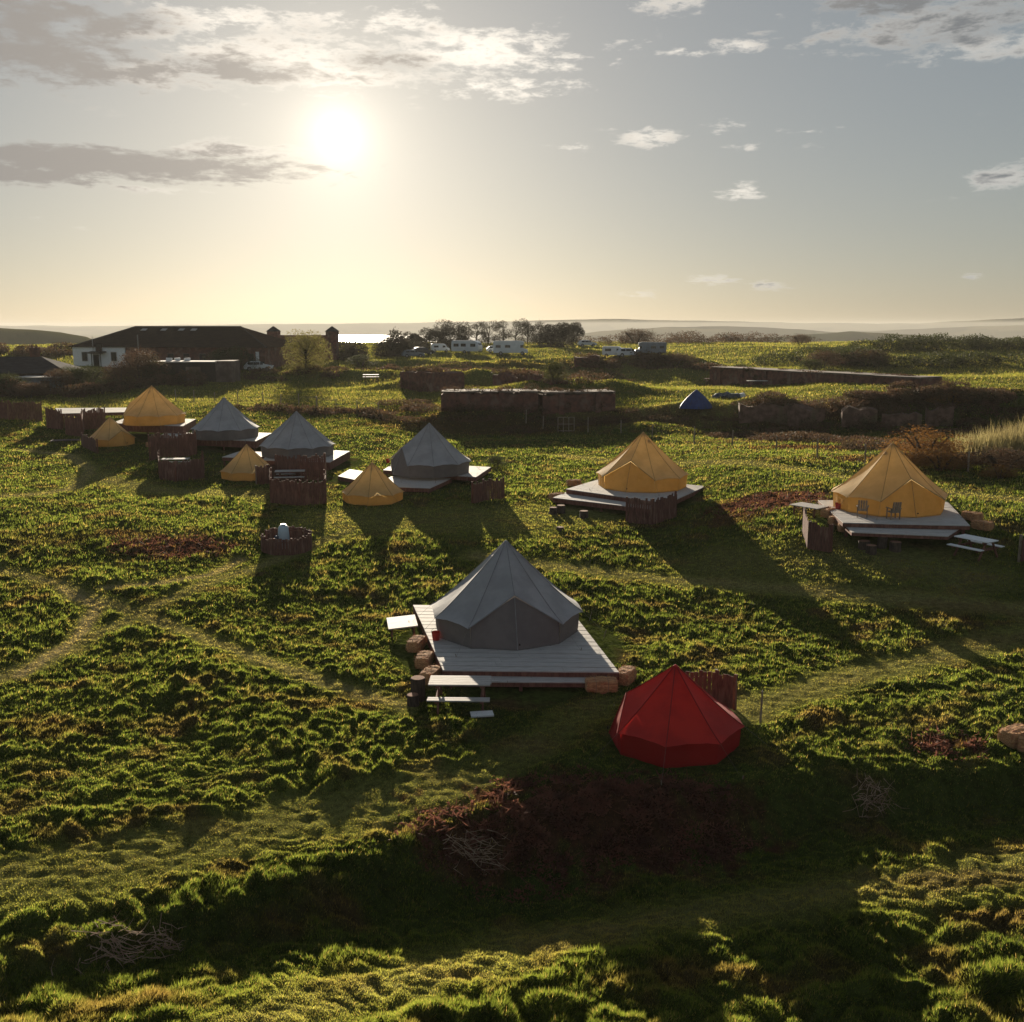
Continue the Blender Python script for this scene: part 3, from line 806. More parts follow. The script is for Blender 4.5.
# red tent
xr, yr = plane(673, 742, -.05); FLATS.append((xr, yr, 1.9))
put(red35, xr, yr, h0(xr, yr)-.03, R(-105), 'small red bell tent in front of the big grey tent', 'bell tent', TG)
P = [plane(u, v, .0) for u, v in ((676, 703), (715, 706), (733, 712))]
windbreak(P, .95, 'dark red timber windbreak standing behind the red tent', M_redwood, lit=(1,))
x, y = gp(760, 726); st = empty('stake', (x, y, h0(x, y)), 0, 'thin timber stake alone in the grass right of the red tent', 'stake')
m = MB(); m.tube([(0, 0, -.1), (.01, 0, .5), (.02, 0, .95)], [.03, .028, .024], 6); m.build('shaft', M_post, st); m = MB(); m.tube([(.02, 0, .95), (.02, 0, .99)], [.026, .012], 6); m.build('tip', M_palewood, st)

# right hand ochre tent (on a two level deck)
z4 = h0(16.5, 44)+.33
x4, y4 = plane(888, 508, z4)
A_ = [plane(843, 523, z4-.02), plane(970, 526, z4-.02), plane(946, 500, z4), plane(818, 500, z4)]
deck(A_, z4, 'upper timber deck under the ochre tent on the right', 16, fascia=.15)
put(sand5, x4, y4, z4, R(8), 'ochre bell tent with zipped door, furthest right of all tents', 'bell tent', TG)
zl = z4-.2
deck([plane(852, 532, zl), plane(948, 536, zl), plane(962, 527, zl), plane(842, 523, zl)], zl, 'lower timber deck step in front of the ochre tent on the right', 6, posts=False, fascia=.12)
# chairs before the tent
def chair(x, y, z, rz, label):
    root = empty('deck_chair', (x, y, z), rz, label, 'chair', 'chairs on the right deck')
    root.scale = (.85, .85, .85)
    m = MB(); m.box((0, 0, .38), (.5, .48, .05)); m.build('seat', M_post, root)
    m = MB()
    for i in range(4): m.box((-.18+.12*i, .27, .66), (.09, .03, .55), 0, -.18)
    m.build('backrest', M_post, root)
    for s in (-1, 1):
        m = MB(); m.box((s*.27, 0, .58), (.07, .52, .03)); m.build('armrest', M_post, root)
        for q in (-1, 1): m = MB(); m.box((s*.24, q*.2, .28), (.05, .05, .56)); m.build('leg', M_post, root)
x, y = plane(862, 517, z4); chair(x, y, z4, R(160), 'slatted wooden chair left of the door of the right ochre tent')
x, y = plane(893, 519, z4); chair(x, y, z4, R(190), 'slatted wooden chair before the door of the right ochre tent')
x, y = plane(838, 509, z4)
bk2 = copy_tree(bk); bk2.location = (x, y, z4); tag(bk2, 'red bucket at the left wall of the ochre tent on the right', 'bucket')
x, y = plane(809, 508, z4-.05); board('side_table', 'white board tabletop on low legs left of the right ochre tent', 'side table', x, y, h0(x, y)-.02, (1.0, 1.5, .04), R(40), 0, 0, M_palewood, legs=.42)
for i, (u, v, rz) in enumerate([(828, 516, .9), (838, 524, .3), (848, 531, .1), (862, 534, 0), (982, 529, -.9), (972, 520, -.95)]):
    x, y = gp(u, v); hay_bale(x, y, h0(x, y)-.02, rz, ['straw bale below the white board at the left of the right deck', 'second straw bale from the back on the left side of the right deck', 'straw bale at the front left corner of the right deck', 'straw bale against the front of the lower right deck', 'straw bale by the front right corner of the right deck', 'straw bale further back on the right side of the right deck'][i], seed=20+i)
x, y = gp(974, 537, off=.73)
picnic_table('picnic_table', 'white picnic table at the right end of the right deck', x, y-.2, h0(x, y)-.02, R(-58), 1.5, M_white)  # white table; the full white paint also carries its sunlit brightness
for i, (u, v, r, h) in enumerate([(864, 548, .24, .3), (871, 553, .22, .32), (882, 547, .2, .46), (895, 550, .24, .34)]):
    x, y = gp(u, v); stool('log_stool', ['lowest reddish log stool, leftmost of the four before the right deck', 'round log stool in front of its three neighbours by the right deck', 'tallest log stool of the four before the right deck', 'dark log stool, rightmost of the four before the right deck'][i], x, y, h0(x, y), r, h)
P = [gp(808, 549), gp(830, 553)]; Pb = gp(803, 534)
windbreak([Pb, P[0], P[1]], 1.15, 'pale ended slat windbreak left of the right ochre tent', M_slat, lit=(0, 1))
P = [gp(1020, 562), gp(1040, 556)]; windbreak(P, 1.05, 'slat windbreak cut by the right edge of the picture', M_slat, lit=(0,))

# middle ochre tent
z3 = h0(7.5, 54)+.55
x3, y3 = plane(642, 486, z3)
deck([plane(566, 489, z3), plane(668, 503, z3), plane(706, 486, z3), plane(606, 477, z3)], z3, 'timber deck under the middle ochre tent', 16)
put(sand5m := copy_tree(sand5), x3, y3, z3, R(-28), 'ochre bell tent in the middle of the field on a two level deck', 'bell tent', TG)
zl = z3-.25
deck([plane(553, 497.5, zl), plane(652, 509, zl), plane(672, 505, zl), plane(570, 490.5, zl)], zl, 'lower deck platform in front of the middle ochre tent', 8)
windbreak([gp(626, 523), gp(652, 525), gp(676, 517)], 1.25, 'slat windbreak below the deck of the middle ochre tent', M_slat)
for i, (u, v, r, h) in enumerate([(553, 514, .2, .34), (561, 513, .22, .4), (584, 518, .22, .36), (560, 530, .18, .14)]):
    x, y = gp(u, v); stool('log_stool', ['log stool at the far left below the middle ochre tent', 'log stool touching its left neighbour below the middle ochre tent', 'log stool standing by itself below the middle ochre tent', 'flat log lying nearest the camera below the middle ochre tent'][i], x, y, h0(x, y), r, h)
for i, (u, v, rz) in enumerate([(574, 486, .2), (557, 500, .5), (600, 505, -.15)]):
    x, y = gp(u, v); hay_bale(x, y, h0(x, y), rz, ['straw bale at the back left of the middle ochre tent deck', 'straw bale at the left tip of the middle lower deck', 'straw bale pushed under the front of the middle lower deck'][i], seed=40+i)

# grey tent centre left, with an ochre store tent in front
z5 = h0(-5, 61)+.45
x5, y5 = plane(430, 472, z5)
deck([plane(383, 470, z5), plane(476, 477, z5), plane(491, 467, z5), plane(395, 462, z5)], z5, 'timber deck under the grey tent left of centre', 14)
g5 = put(copy_tree(grey5), x5, y5, z5, R(-62), 'grey bell tent left of centre, behind the front ochre small tent', 'bell tent', TG)
zl = z5-.2
deck([plane(372, 486, zl), plane(430, 488, zl), plane(452, 478, zl), plane(392, 476, zl)], zl, 'low deck platform in front of the grey tent left of centre', 9)
deck([plane(338, 476, zl), plane(366, 482, zl), plane(378, 473, zl), plane(350, 469, zl)], zl, 'small deck platform behind the front small ochre tent', 6)
x, y = plane(388, 463, z5); bk3 = copy_tree(bk); bk3.location = (x, y, z5); tag(bk3, 'red bucket beside the grey tent left of centre', 'bucket')
windbreak([gp(473, 504), gp(484, 501), gp(504, 499)], 1.15, 'low curved slat windbreak right of the grey tent left of centre', M_slat, group='slatted timber windbreaks')
x, y = gp(373, 500); FLATS.append((x, y, 1.9))
put(sand35, x, y, h0(x, y)-.02, R(180), 'small ochre bell tent nearest the centre of the field', 'bell tent', TG)

# grey tent and its enclosures
z6 = h0(-16, 74)+.75
x6, y6 = plane(298, 455, z6)
deck([plane(262, 460, z6), plane(330, 462, z6), plane(350, 451, z6), plane(276, 447, z6)], z6, 'raised timber deck under the grey tent behind the two red enclosures', 14, fascia=.5)  # fascia made deep as a dark band for the shade under the deck
put(copy_tree(grey5), x6, y6, z6, R(-110), 'grey bell tent above the picnic enclosures, second from left of the greys', 'bell tent', TG)
deck([plane(222, 457, z6-.1), plane(258, 458, z6-.1), plane(276, 452, z6-.1), plane(240, 451, z6-.1)], z6-.1, 'small pale deck behind the second small ochre tent', 6)
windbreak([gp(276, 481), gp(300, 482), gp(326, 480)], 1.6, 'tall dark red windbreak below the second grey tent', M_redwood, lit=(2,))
windbreak([gp(271, 492), gp(271, 503), gp(300, 506), gp(326, 504), gp(326, 494)], 1.35, 'red slat enclosure round a picnic table below the second grey tent', M_redwood)
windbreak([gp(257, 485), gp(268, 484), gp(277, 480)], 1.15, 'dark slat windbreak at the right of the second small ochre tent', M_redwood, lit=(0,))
x, y = plane(290, 473, h0(-16, 66)+.73); picnic_table('picnic_table', 'picnic table inside the red enclosure below the second grey tent', x, y, h0(x, y)+.05, R(8), 1.8)
x, y = gp(248, 477); FLATS.append((x, y, 1.9))
put(copy_tree(sand35), x, y, h0(x, y)-.02, R(160), 'small ochre bell tent between the two left grey tents and the enclosures', 'bell tent', TG)
x, y = gp(353, 468)

# grey tent second row left
z7 = h0(-24, 84)+.6
x7, y7 = plane(226, 437, z7)
deck([plane(190, 438, z7), plane(256, 441, z7), plane(272, 433, z7), plane(204, 430, z7)], z7, 'timber deck under the leftmost grey tent', 14, fascia=.5)  # deep fascia stands in for shade below this deck too
put(copy_tree(grey5), x7, y7, z7, R(-140), 'grey bell tent furthest left of the greys, by the fence line', 'bell tent', TG)
deck([plane(158, 437, z7), plane(196, 439, z7), plane(200, 433, z7), plane(166, 432, z7)], z7, 'raised pale platform left of the leftmost grey tent', 7)
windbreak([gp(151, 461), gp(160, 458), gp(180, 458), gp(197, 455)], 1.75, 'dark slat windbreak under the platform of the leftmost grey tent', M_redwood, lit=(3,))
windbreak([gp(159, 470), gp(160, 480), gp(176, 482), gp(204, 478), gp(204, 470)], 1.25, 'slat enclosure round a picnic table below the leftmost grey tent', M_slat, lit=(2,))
x, y = plane(175, 456, h0(-24, 74)+.73); picnic_table('picnic_table', 'picnic table above the slat enclosure of the leftmost grey tent', x, y, h0(x, y)+.05, R(6), 1.8)
for i, (u, v, rz) in enumerate([(180, 430, .2), (152, 447, .6), (190, 428, -.3)]):
    x, y = gp(u, v); hay_bale(x, y, h0(x, y), rz, ['straw bale between the far ochre tent and the leftmost grey tent', 'straw bale at the dark windbreak of the leftmost grey tent', 'straw bale tucked behind the leftmost grey tent'][i], seed=60+i)

# far left ochre tents
z8 = h0(-34, 95)+.7
x8, y8 = plane(154, 423, z8)
deck([plane(112, 423, z8), plane(183, 426, z8), plane(196, 419, z8), plane(128, 417, z8)], z8, 'timber deck under the far left ochre tent', 14, fascia=.6)  # deepest fascia: dark boards in place of the shade beneath the deck
put(copy_tree(sand5), x8, y8, z8, R(-80), 'ochre bell tent at the far left end of the camp', 'bell tent', TG)
zl = z8+.35
deck([plane(60, 413.5, zl), plane(127, 412, zl), plane(128, 407.5, zl), plane(55, 408, zl)], zl, 'long raised white platform left of the far left ochre tent', 8, m=M_palewood)
windbreak([gp(47, 428), gp(62, 430)], 1.7, 'short dark windbreak at the left end of the long white platform', M_redwood)
windbreak([gp(66, 436), gp(82, 437), gp(84, 430), gp(106, 428)], 1.75, 'dark windbreak with a corner below the long white platform', M_redwood, lit=(0,))
windbreak([gp(82, 446), gp(97, 453)], 1.0, 'little slat windbreak beside the far left small ochre tent', M_slat)
windbreak([gp(-14, 417), gp(9, 420), gp(42, 421)], 1.7, 'long slat windbreak at the left edge of the picture', M_redwood)
x, y = gp(67, 441); board('groundsheet', 'grey sheet lying flat on the grass beyond the little windbreak', 'groundsheet', x, y, h0(x, y)+.08, (2.3, 1.2, .03), .25, m=M_conc)
x, y = gp(112, 444); FLATS.append((x, y, 1.9))
put(copy_tree(sand35), x, y, h0(x, y)-.02, R(60), 'small ochre bell tent at the far left beside the little windbreak', 'bell tent', TG)

# round enclosure with a barrel
c = gp(287, 549); pr = []
for d in (195, 215, 250, 292, 325, 352, 20, 60, 95, 130, 160):
    pr.append((c[0]+1.1*math.cos(R(d)), c[1]+1.0*math.sin(R(d))))
windbreak(pr, .72, 'round slat enclosure alone on the turf holding a water barrel', M_slat, posts_every=2.5); FLATS.append((c[0], c[1], 1.5))
x, y = c[0]-.15, c[1]+.1; zb = h0(x, y)
bar = empty('water_barrel', (x, y, zb), 0, 'pale blue plastic water barrel inside the round slat enclosure', 'barrel')
m = MB(); m.tube([(0, 0, 0), (0, 0, .06), (0, 0, .3), (0, 0, .34), (0, 0, .7), (0, 0, .95), (0, 0, 1.05)], [.2, .24, .25, .265, .25, .23, .16], 18); m.build('drum', M_barrel, bar, smooth=True)
m = MB(); m.tube([(0, 0, 1.05), (0, 0, 1.12)], [.12, .12], 14); m.build('lid', M_barrel, bar)
m = MB(); m.box((-.28, -.05, .3), (.22, .3, .6)); m.build('side_box', M_bluep, bar, bevel=.02)

# blue dome tent
x, y = gp(696, 408, True)
dm = empty('dome_tent', (x, y, h0(x, y)), R(15), 'small blue dome tent pitched alone on the open grass', 'dome tent')
m = MB(); N = 16; rows = []
for i in range(9):
    t = i/8; rr = 1.6*(1-t**1.25)**.92; zz = 1.75*t**.92
    rows.append([(rr*math.cos(2*math.pi*j/N)*(1+.06*math.cos(4*2*math.pi*j/N)), rr*.85*math.sin(2*math.pi*j/N)*(1+.06*math.cos(4*2*math.pi*j/N)), zz) for j in range(N)])
for i in range(8):
    for j in range(N): m.face([rows[i][j], rows[i][(j+1) % N], rows[i+1][(j+1) % N], rows[i+1][j]])
m.build('flysheet', M_blue, dm)
m = MB(); m.face([(-.45, -1.36, .03), (.45, -1.36, .03), (.2, -.82, .95), (-.2, -.82, .95)]); m.build('door', M_bluep, dm)
for a in (45, 135):
    m = MB(); ca, sa = math.cos(R(a)), math.sin(R(a))*.85
    m.tube([(1.66*ca*q_, 1.66*sa*q_, 1.77*max(0, 1-abs(q_)**1.1)**.86) for q_ in np.linspace(-1, 1, 21)], .015, 5); m.build('pole', M_bluep, dm)

# ------------------------------------------------------------------ old walls and bunkers
def brick_wall(name, label, x0, y0, x1, y1, h, th, z, m=M_brick, coping=True, group=None, jag=.12, cat='wall', openings=(), buttress=0, growth=1.0):
    L = math.hypot(x1-x0, y1-y0); rz = math.atan2(y1-y0, x1-x0)
    root = empty(name, ((x0+x1)/2, (y0+y1)/2, z), rz, label, cat, group, 'thing')
    mb = MB(); n = max(6, int(L/.7)); rr = random.Random(int(L*100)); hs = [h-rr.uniform(0, jag) for _ in range(n+1)]
    for i in range(n):
        a, b = -L/2+L*i/n, -L/2+L*(i+1)/n; hh = hs[i]
        if any(o0 < (a+b)/2 < o1 for o0, o1 in openings):
            mb.box(((a+b)/2, th*.2, hh/2-.5), (b-a, th*.6, hh+1)) if False else mb.box(((a+b)/2, th*.3, hh/2-.5), (b-a+.002, th*.4, hh+1)); continue
        i0 = len(mb.v); h1 = hs[i+1]
        mb.v += [(a, -th/2, -1), (b, -th/2, -1), (b, th/2, -1), (a, th/2, -1), (a, -th/2, hh), (b, -th/2, h1), (b, th/2, h1), (a, th/2, hh)]
        for q in ((3, 2, 1, 0), (4, 5, 6, 7), (0, 1, 5, 4), (1, 2, 6, 5), (2, 3, 7, 6), (3, 0, 4, 7)): mb.f.append(tuple(i0+k for k in q))
    mb.build('masonry', m, root)
    if coping:
        c = MB(); [c.box((-L/2+L*(q_+.5)/5, 0, h+.05+rnd.uniform(-.03, .03)), (L/5-.06, th+.22, .15), j=.03) for q_ in range(5)]; c.build('coping', M_conc, root)
    if growth:
        rs = np.random.RandomState(int(L*77) % 9999)
        bl = [(rs.uniform(-L/2, L/2), rs.uniform(-th/2, th/2), h+rs.uniform(-.15, .12), rs.uniform(.5, 1.3), rs.uniform(.4, .8), rs.uniform(.15, .5)*growth) for _ in range(int(L*1.1)+3)]
        bl += [(rs.uniform(-L/2, L/2), -th/2-.1, rs.uniform(-.1, .5)*h, rs.uniform(.4, 1.1), .25, rs.uniform(.3, .8)) for _ in range(int(L*.5)+2)]
        V, F = leafcloud(bl, int(L*330), .16, rs, up=.5); npmesh('foliage', V, F, M_bushb, parent=root)
    for i in range(buttress):
        b = MB(); b.box((-L/2+L*(i+.5)/buttress, -th/2-.13, h*.42), (.5, .26, h*.84+.6), j=.02); b.build('buttress', m, root)
    return root
def wall_px(name, label, u0, v0, u1, v1, vtop, th, **k):
    """foot of the wall from pixel (u0,v0) to (u1,v1), its top at row vtop over the first foot"""
    z = k.pop('z', None)
    a = gp(u0, v0, True); b = gp(u1, v1, True)
    d = math.hypot(*a)*0+a[1]; h = d*(elev(vtop)-elev(v0))*1.0
    zz = min(h0(*a), h0(*b))-.1
    return brick_wall(name, label, a[0], a[1]+th/2, b[0], b[1]+th/2, h+.1, th, zz, **k)
WG = 'old brick bunker walls in the rough ground'
wall_px('brick_bunker', 'left half of the long brick bunker above the grey tent', 441, 412, 538, 413, 391.5, 3.2, group=WG, buttress=4, jag=.3, growth=1.5)
wall_px('brick_bunker', 'right half of the long brick bunker above the field gate', 539.5, 414, 612, 411, 393.5, 3.0, group=WG, buttress=2, growth=.9, jag=.3)
wall_px('brick_wall', 'ruined brick wall with a grassy top behind the central bunker', 408, 388, 455, 390, 369, 2.5, group=WG, coping=False, jag=.4)
wall_px('brick_wall', 'short ruined brick block right of the grassy topped wall', 500, 386, 560, 388, 371, 2, group=WG, coping=False, jag=.6)
wall_px('brick_bunker', 'very long low bunker with a flat pale roof edge on the right', 722, 385, 938, 387, 368, 3.5, group=WG, buttress=8, jag=.02, growth=.25)
wall_px('concrete_wall', 'square ended concrete wall at the left of the right mounds', 740, 424, 788, 425, 402, 1.4, group=WG, m=M_oldb, coping=False, jag=.5)
wall_px('concrete_wall', 'short concrete wall touching the square ended wall on the right', 791, 425, 822, 426, 403, 1.4, group=WG, m=M_oldb, coping=False, jag=.6)
wall_px('concrete_wall', 'rounded concrete block between the right mounds', 845, 427, 880, 428, 404, 2.2, group=WG, m=M_oldb, coping=False, jag=.7)
wall_px('concrete_wall', 'low broken wall half buried in scrub right of the rounded block', 884, 427, 924, 428, 411, 1.2, group=WG, m=M_oldb, coping=False, jag=.6)
wall_px('concrete_wall', 'concrete wall fragment furthest right among the mounds', 928, 427, 955, 427, 406, 1.2, group=WG, m=M_oldb, coping=False, jag=.5)
wall_px('brick_wall', 'low brick wall in the mound beside the parked cars', 575, 367, 600, 368, 354, 2, group=WG, coping=False, jag=.4)
wall_px('brick_wall', 'pale faced low wall below the motorhome', 642, 363, 668, 364, 354, 1.5, group=WG, m=M_conc, coping=False, jag=.2)

# --- long brick barrack with hipped roof
bx0, by0 = gp(74, 367, True); bx1 = bx0+31.5; zb = h0(bx0, by0)-.3
bd = 15.0; ez = by0*(elev(347))+CZ-zb; rzz = (by0+bd/2)*elev(326.5)+CZ-zb
hall = empty('barrack_building', ((bx0+bx1)/2, by0+bd/2, zb), R(-9), 'long low barrack with white left front and dark hipped roof', 'building')
hw_, hd_ = (bx1-bx0)/2, bd/2
m = MB(); m.box((4.4, 0, ez/2), (2*hw_-8.8, 2*hd_, ez)); m.build('wall', M_brick, hall)
m = MB(); m.box((-hw_+4.4, -.12, ez/2+.01), (8.8, 2*hd_+.24, ez)); m.build('white_wall', M_white, hall, label='white painted left end of the barrack')
m = MB(); o = .5; E4 = [(-hw_-o, -hd_-o, ez-.05), (hw_+o, -hd_-o, ez-.05), (hw_+o, hd_+o, ez-.05), (-hw_-o, hd_+o, ez-.05)]; rg = [(-hw_+6.5, 0, rzz), (hw_-7, 0, rzz)]
m.face([E4[0], E4[1], rg[1], rg[0]]); m.face([E4[1], E4[2], rg[1]]); m.face([E4[2], E4[3], rg[0], rg[1]]); m.face([E4[3], E4[0], rg[0]]); m.face(list(reversed(E4)))
roof = m.build('roof', M_brownroof, hall)
m = MB()
for A, B in ((E4[0], rg[0]), (E4[1], rg[1]), (rg[0], rg[1])): m.tube([A, B], .09, 5)
m.build('ridge_tiles', M_slate, roof)
for i, xx in enumerate((-7, -3.6, -.6, 1.5)):
    m = MB(); t = .82; m.box((xx, -(hd_+o)*(1-t)-.05, ez+(rzz-ez)*t+.08), (.9, .8, .05), 0, math.atan2(rzz-ez, hd_+o)); m.build('rooflight', M_palewood, roof)
for i, xx in enumerate((-hw_+2.0, -hw_+6.9)):
    f = MB(); f.box((xx, -hd_-.27, ez*.55), (1.0, .07, 1.5)); f = f.build('window', M_palewood, hall)
    g = MB(); g.box((xx, -hd_-.31, ez*.55), (.82, .04, 1.3)); g.build('pane', M_glass, f)
m = MB(); m.box((-hw_+3.9, -hd_-.29, 1.1), (.95, .1, 2.1)); m.build('door', M_dark, hall)
m = MB(); m.box((-hw_+4.4, -hd_-.85, 2.5), (2.6, 1.2, .16), 0, .15); m.box((-hw_+3.7, -hd_-1.2, 1.2), (.1, .1, 2.5)); m.box((-hw_+5.2, -hd_-1.2, 1.2), (.1, .1, 2.5)); m.build('porch', M_dark, hall)
m = MB(); m.box((-hw_+4.6, -hd_-.5, 3.2), (.8, .5, 1.1)); m.build('lantern_box', M_dark, hall)
for i in range(8):
    xx = -hw_+11+i*2.6
    f = MB(); f.box((xx, -hd_-.02, ez*.52), (1.1, .08, 1.3)); f = f.build('window', M_conc, hall)
    g = MB(); g.box((xx, -hd_-.06, ez*.52), (.9, .05, 1.1)); g.build('pane', M_glass, f)
m = MB(); m.tube([(-hw_+11.2, -hd_-.5, 0), (-hw_+11.2, -hd_-.5, 5.2)], .08, 6); m.build('flue', M_rim, hall)
m = MB(); m.tube([(-hw_+3.5, -hd_-.3, 0), (-hw_+3.5, -hd_-.3, 5.0)], .05, 6); m.build('downpipe', M_palewood, hall)
m = MB(); m.box((hw_-1.2, -hd_-.06, ez*.5), (.5, .1, 2.0)); m.build('narrow_window', M_white, hall, label='tall white strip on the brick wall')

sx, sy = gp(178, 381, True); zs = h0(sx, sy)-.2
shed = empty('flat_roof_shed', (sx, sy+2.2, zs), R(4), 'dark flat roofed shed with pale roof edge before the barrack', 'shed')
m = MB(); m.box((0, 0, 1.3), (9.5, 4.4, 2.6)); m.build('wall', M_dark, shed)
m = MB(); m.box((0, 0, 2.68), (10.0, 5.0, .14)); m.build('roof', M_palewood, shed)
m = MB(); m.box((1.9, -2.24, 1.1), (1.9, .08, 1.9)); m.build('door', M_conc, shed)
m = MB(); m.box((6.0, -.2, 1.4), (2.4, 4.0, 2.8)); m.build('annex', M_conc, shed)
m = MB()
for i, xx in enumerate((-1.6, -.6, .6)): m.box((xx, .3*i-.3, 2.95), (.7, .5, .4), .3*i, j=.05)
m.build('roof_boxes', M_white, shed)

# --- castellated ruin with two pyramid capped piers
ax, ay = gp(268, 364, True); ay += 14; ax *= 1.085
ruin = empty('castellated_house', (ax+6.2, ay+3, h0(ax, ay)-.3), R(-4), 'brick house front with two pyramid capped corner piers', 'building')
def zat(v, y): return CZ+y*elev(v)-(h0(ax, ay)-.3)
m = MB(); m.box((0, 0, zat(335, ay)/2), (10.6, 5, zat(335, ay))); m.build('wall', M_brick, ruin)
for s in (-1, 1):
    hh = zat(331.5, ay); m = MB(); m.box((s*5.3, -1.5, hh/2), (1.9, 1.9, hh)); p = m.build('pier', M_brick, ruin)
    m = MB(); m.box((s*5.3, -1.5, hh+.45), (2.2, 2.2, .9), taper=.08); m.build('cap', M_slate, p)
for i in range(4):
    f = MB(); f.box((-3.6+2.4*i, -2.52, zat(335, ay)*.6), (.9, .1, 1.4)); f.build('window', M_glass, ruin)

# --- slate roofed house at the left edge
hx, hy = gp(10, 392, True)
hs_ = empty('slate_roof_house', (hx-2.4, hy+8, h0(hx, hy)-1.2), R(6), 'slate roofed bungalow with a brick chimney at the left edge', 'house')
zq = h0(hx, hy)-1.2; ev = CZ+(hy+5)*elev(373)-zq; rv = CZ+(hy+8)*elev(356.5)-zq
m = MB(); m.box((0, 0, ev/2), (13.5, 8, ev)); m.build('wall', M_conc, hs_)
m = MB(); E4 = [(-7.3, -4.6, ev), (7.3, -4.6, ev), (7.3, 4.6, ev), (-7.3, 4.6, ev)]; rg = [(-3.2, 0, rv), (2.6, 0, rv)]
m.face([E4[0], E4[1], rg[1], rg[0]]); m.face([E4[1], E4[2], rg[1]]); m.face([E4[2], E4[3], rg[0], rg[1]]); m.face([E4[3], E4[0], rg[0]]); m.face(list(reversed(E4)))
r2 = m.build('roof', M_slate, hs_)
m = MB(); m.box((1.8, .2, rv+.3), (1.0, .7, 1.6)); ch = m.build('chimney', M_brick, r2)
m = MB()
for q in (-.25, .25): m.tube([(1.8+q, .2, rv+1.1), (1.8+q, .2, rv+1.5)], [.12, .1], 8)
m.build('chimney_pot', M_redwood, r2)
for xx in (-4, 0, 4): m = MB(); m.box((xx, -4.03, ev*.55), (1.2, .08, 1.1)); m.build('window', M_glass, hs_)
lx, ly = gp(38, 392, True); lt = empty('lean_to_shed', (lx, ly+1.5, h0(lx, ly)), R(3), 'low shed with a pale flat roof beside the slate roofed house', 'shed')
hh = CZ+ly*elev(378)-h0(lx, ly); m = MB(); m.box((0, 0, hh/2), (4.6, 3, hh)); m.build('wall', M_vanblue, lt); m = MB(); m.box((0, 0, hh+.06), (5.2, 3.6, .1)); m.build('roof', M_palewood, lt)
m = MB(); m.box((.8, -1.53, hh*.45), (1, .06, hh*.7)); m.build('door', M_dark, lt)

# --- vehicles
def car_at(kind, label, cat, u, v, rz, body, s=1.0):
    x, y = gp(u, v, True); return vehicle(kind, label, cat, x, y, h0(x, y)+.02, R(rz), body, s=s)
car_at('caravan', 'white caravan partly behind trees at the left of the vehicle row', 'caravan', 467, 353.5, -20, M_vanwhite, .95)
car_at('car', 'low white car between the caravan and the white motorhome', 'car', 496, 352.5, 5, M_vanwhite, .9)
car_at('motorhome', 'white motorhome with sloping cab in the middle of the skyline', 'motorhome', 510, 355, -3, M_vanwhite, .92)
car_at('van', 'pale van half hidden by bushes behind the caravan', 'van', 440, 352, 15, M_vanwhite, .7)
car_at('car', 'dark car on the track left of the tree clump', 'car', 423, 355, 20, M_vangrey, 1)
car_at('car', 'silver dark car nearest the long hedge on the left', 'car', 413, 357.5, 15, M_vanblue, .95)
car_at('car', 'white car at the corner of the barrack', 'car', 259, 371, 8, M_vanwhite, 1)
car_at('car', 'white car half hidden behind the crest by the dark trees', 'car', 587, 346.5, 10, M_vanwhite, 1)
car_at('van', 'white van left of the dark motorhome', 'van', 614, 357, -10, M_vanwhite, .72)
car_at('car', 'silver white car between the white van and the dark motorhome', 'car', 628, 357, 12, M_vanwhite, .95)
car_at('motorhome', 'dark blue grey motorhome on the crest right of the cars', 'motorhome', 651, 355, 176, M_vanblue, .68)

x, y = gp(371, 380, True); picnic_table('picnic_table', 'white picnic table far off on the open field left of the walls', x, y, h0(x, y), R(5), 2.2)
x, y = gp(757, 387, True); board('trestle_table', 'pale trestle table in front of the very long bunker', 'table', x, y, h0(x, y), (2.4, .9, .06), .05, m=M_palewood, legs=.75)
x, y = gp(712, 384, True); picnic_table('picnic_table', 'dark picnic table at the left end of the very long bunker', x, y, h0(x, y), R(5), 2.0, M_redwood)
# covered heap on the open grass
x, y = gp(727, 398, True); hp = empty('tarpaulin_heap', (x, y, h0(x, y)-.05), 0, 'dark tarpaulin heap with a pale end right of the blue dome tent', 'heap')
m = MB(); m.v, m.f = [], []
V, F = leafcloud([(0, 0, .25, 1.3, .5, .4)], 10, .1, _rsf)
bmx = MB(); NN = 12
for i in range(NN):
    for j in range(6):
        def Q(a, b):
            t = a/NN*math.pi; p = b/6*math.pi; w_ = 1+.18*math.sin(a*2.3)+.1*math.sin(b*3+a)
            return (-1.6*math.cos(t)*1.0, -.55*math.cos(p)*math.sin(t)**.6*w_, .6*math.sin(p)*math.sin(t)**.5*w_)
        bmx.face([Q(i, j), Q(i+1, j), Q(i+1, j+1), Q(i, j+1)])
bmx.build('tarpaulin', M_vangrey, hp); m = MB(); m.box((1.5, -.1, .35), (.5, .5, .4), .3, j=.05); m.build('box', M_white, hp)
# steel gate / frame by the bunker
x, y = gp(566, 434); gt = empty('field_gate', (x, y, h0(x, y)), 0, 'pale barred field gate below the right half of the bunker', 'gate')
m = MB(); W_, H_g = 1.45, 1.35
for i in range(4): m.tube([(-W_/2+W_*i/3, 0, 0), (-W_/2+W_*i/3, 0, H_g)], .035, 6)
m.build('upright', M_post, gt); m = MB()
for i in range(3): m.tube([(-W_/2, .03, .12+(H_g-.14)*i/2), (W_/2, .03, .12+(H_g-.14)*i/2)], .035, 6)
m.build('rail', M_post, gt)
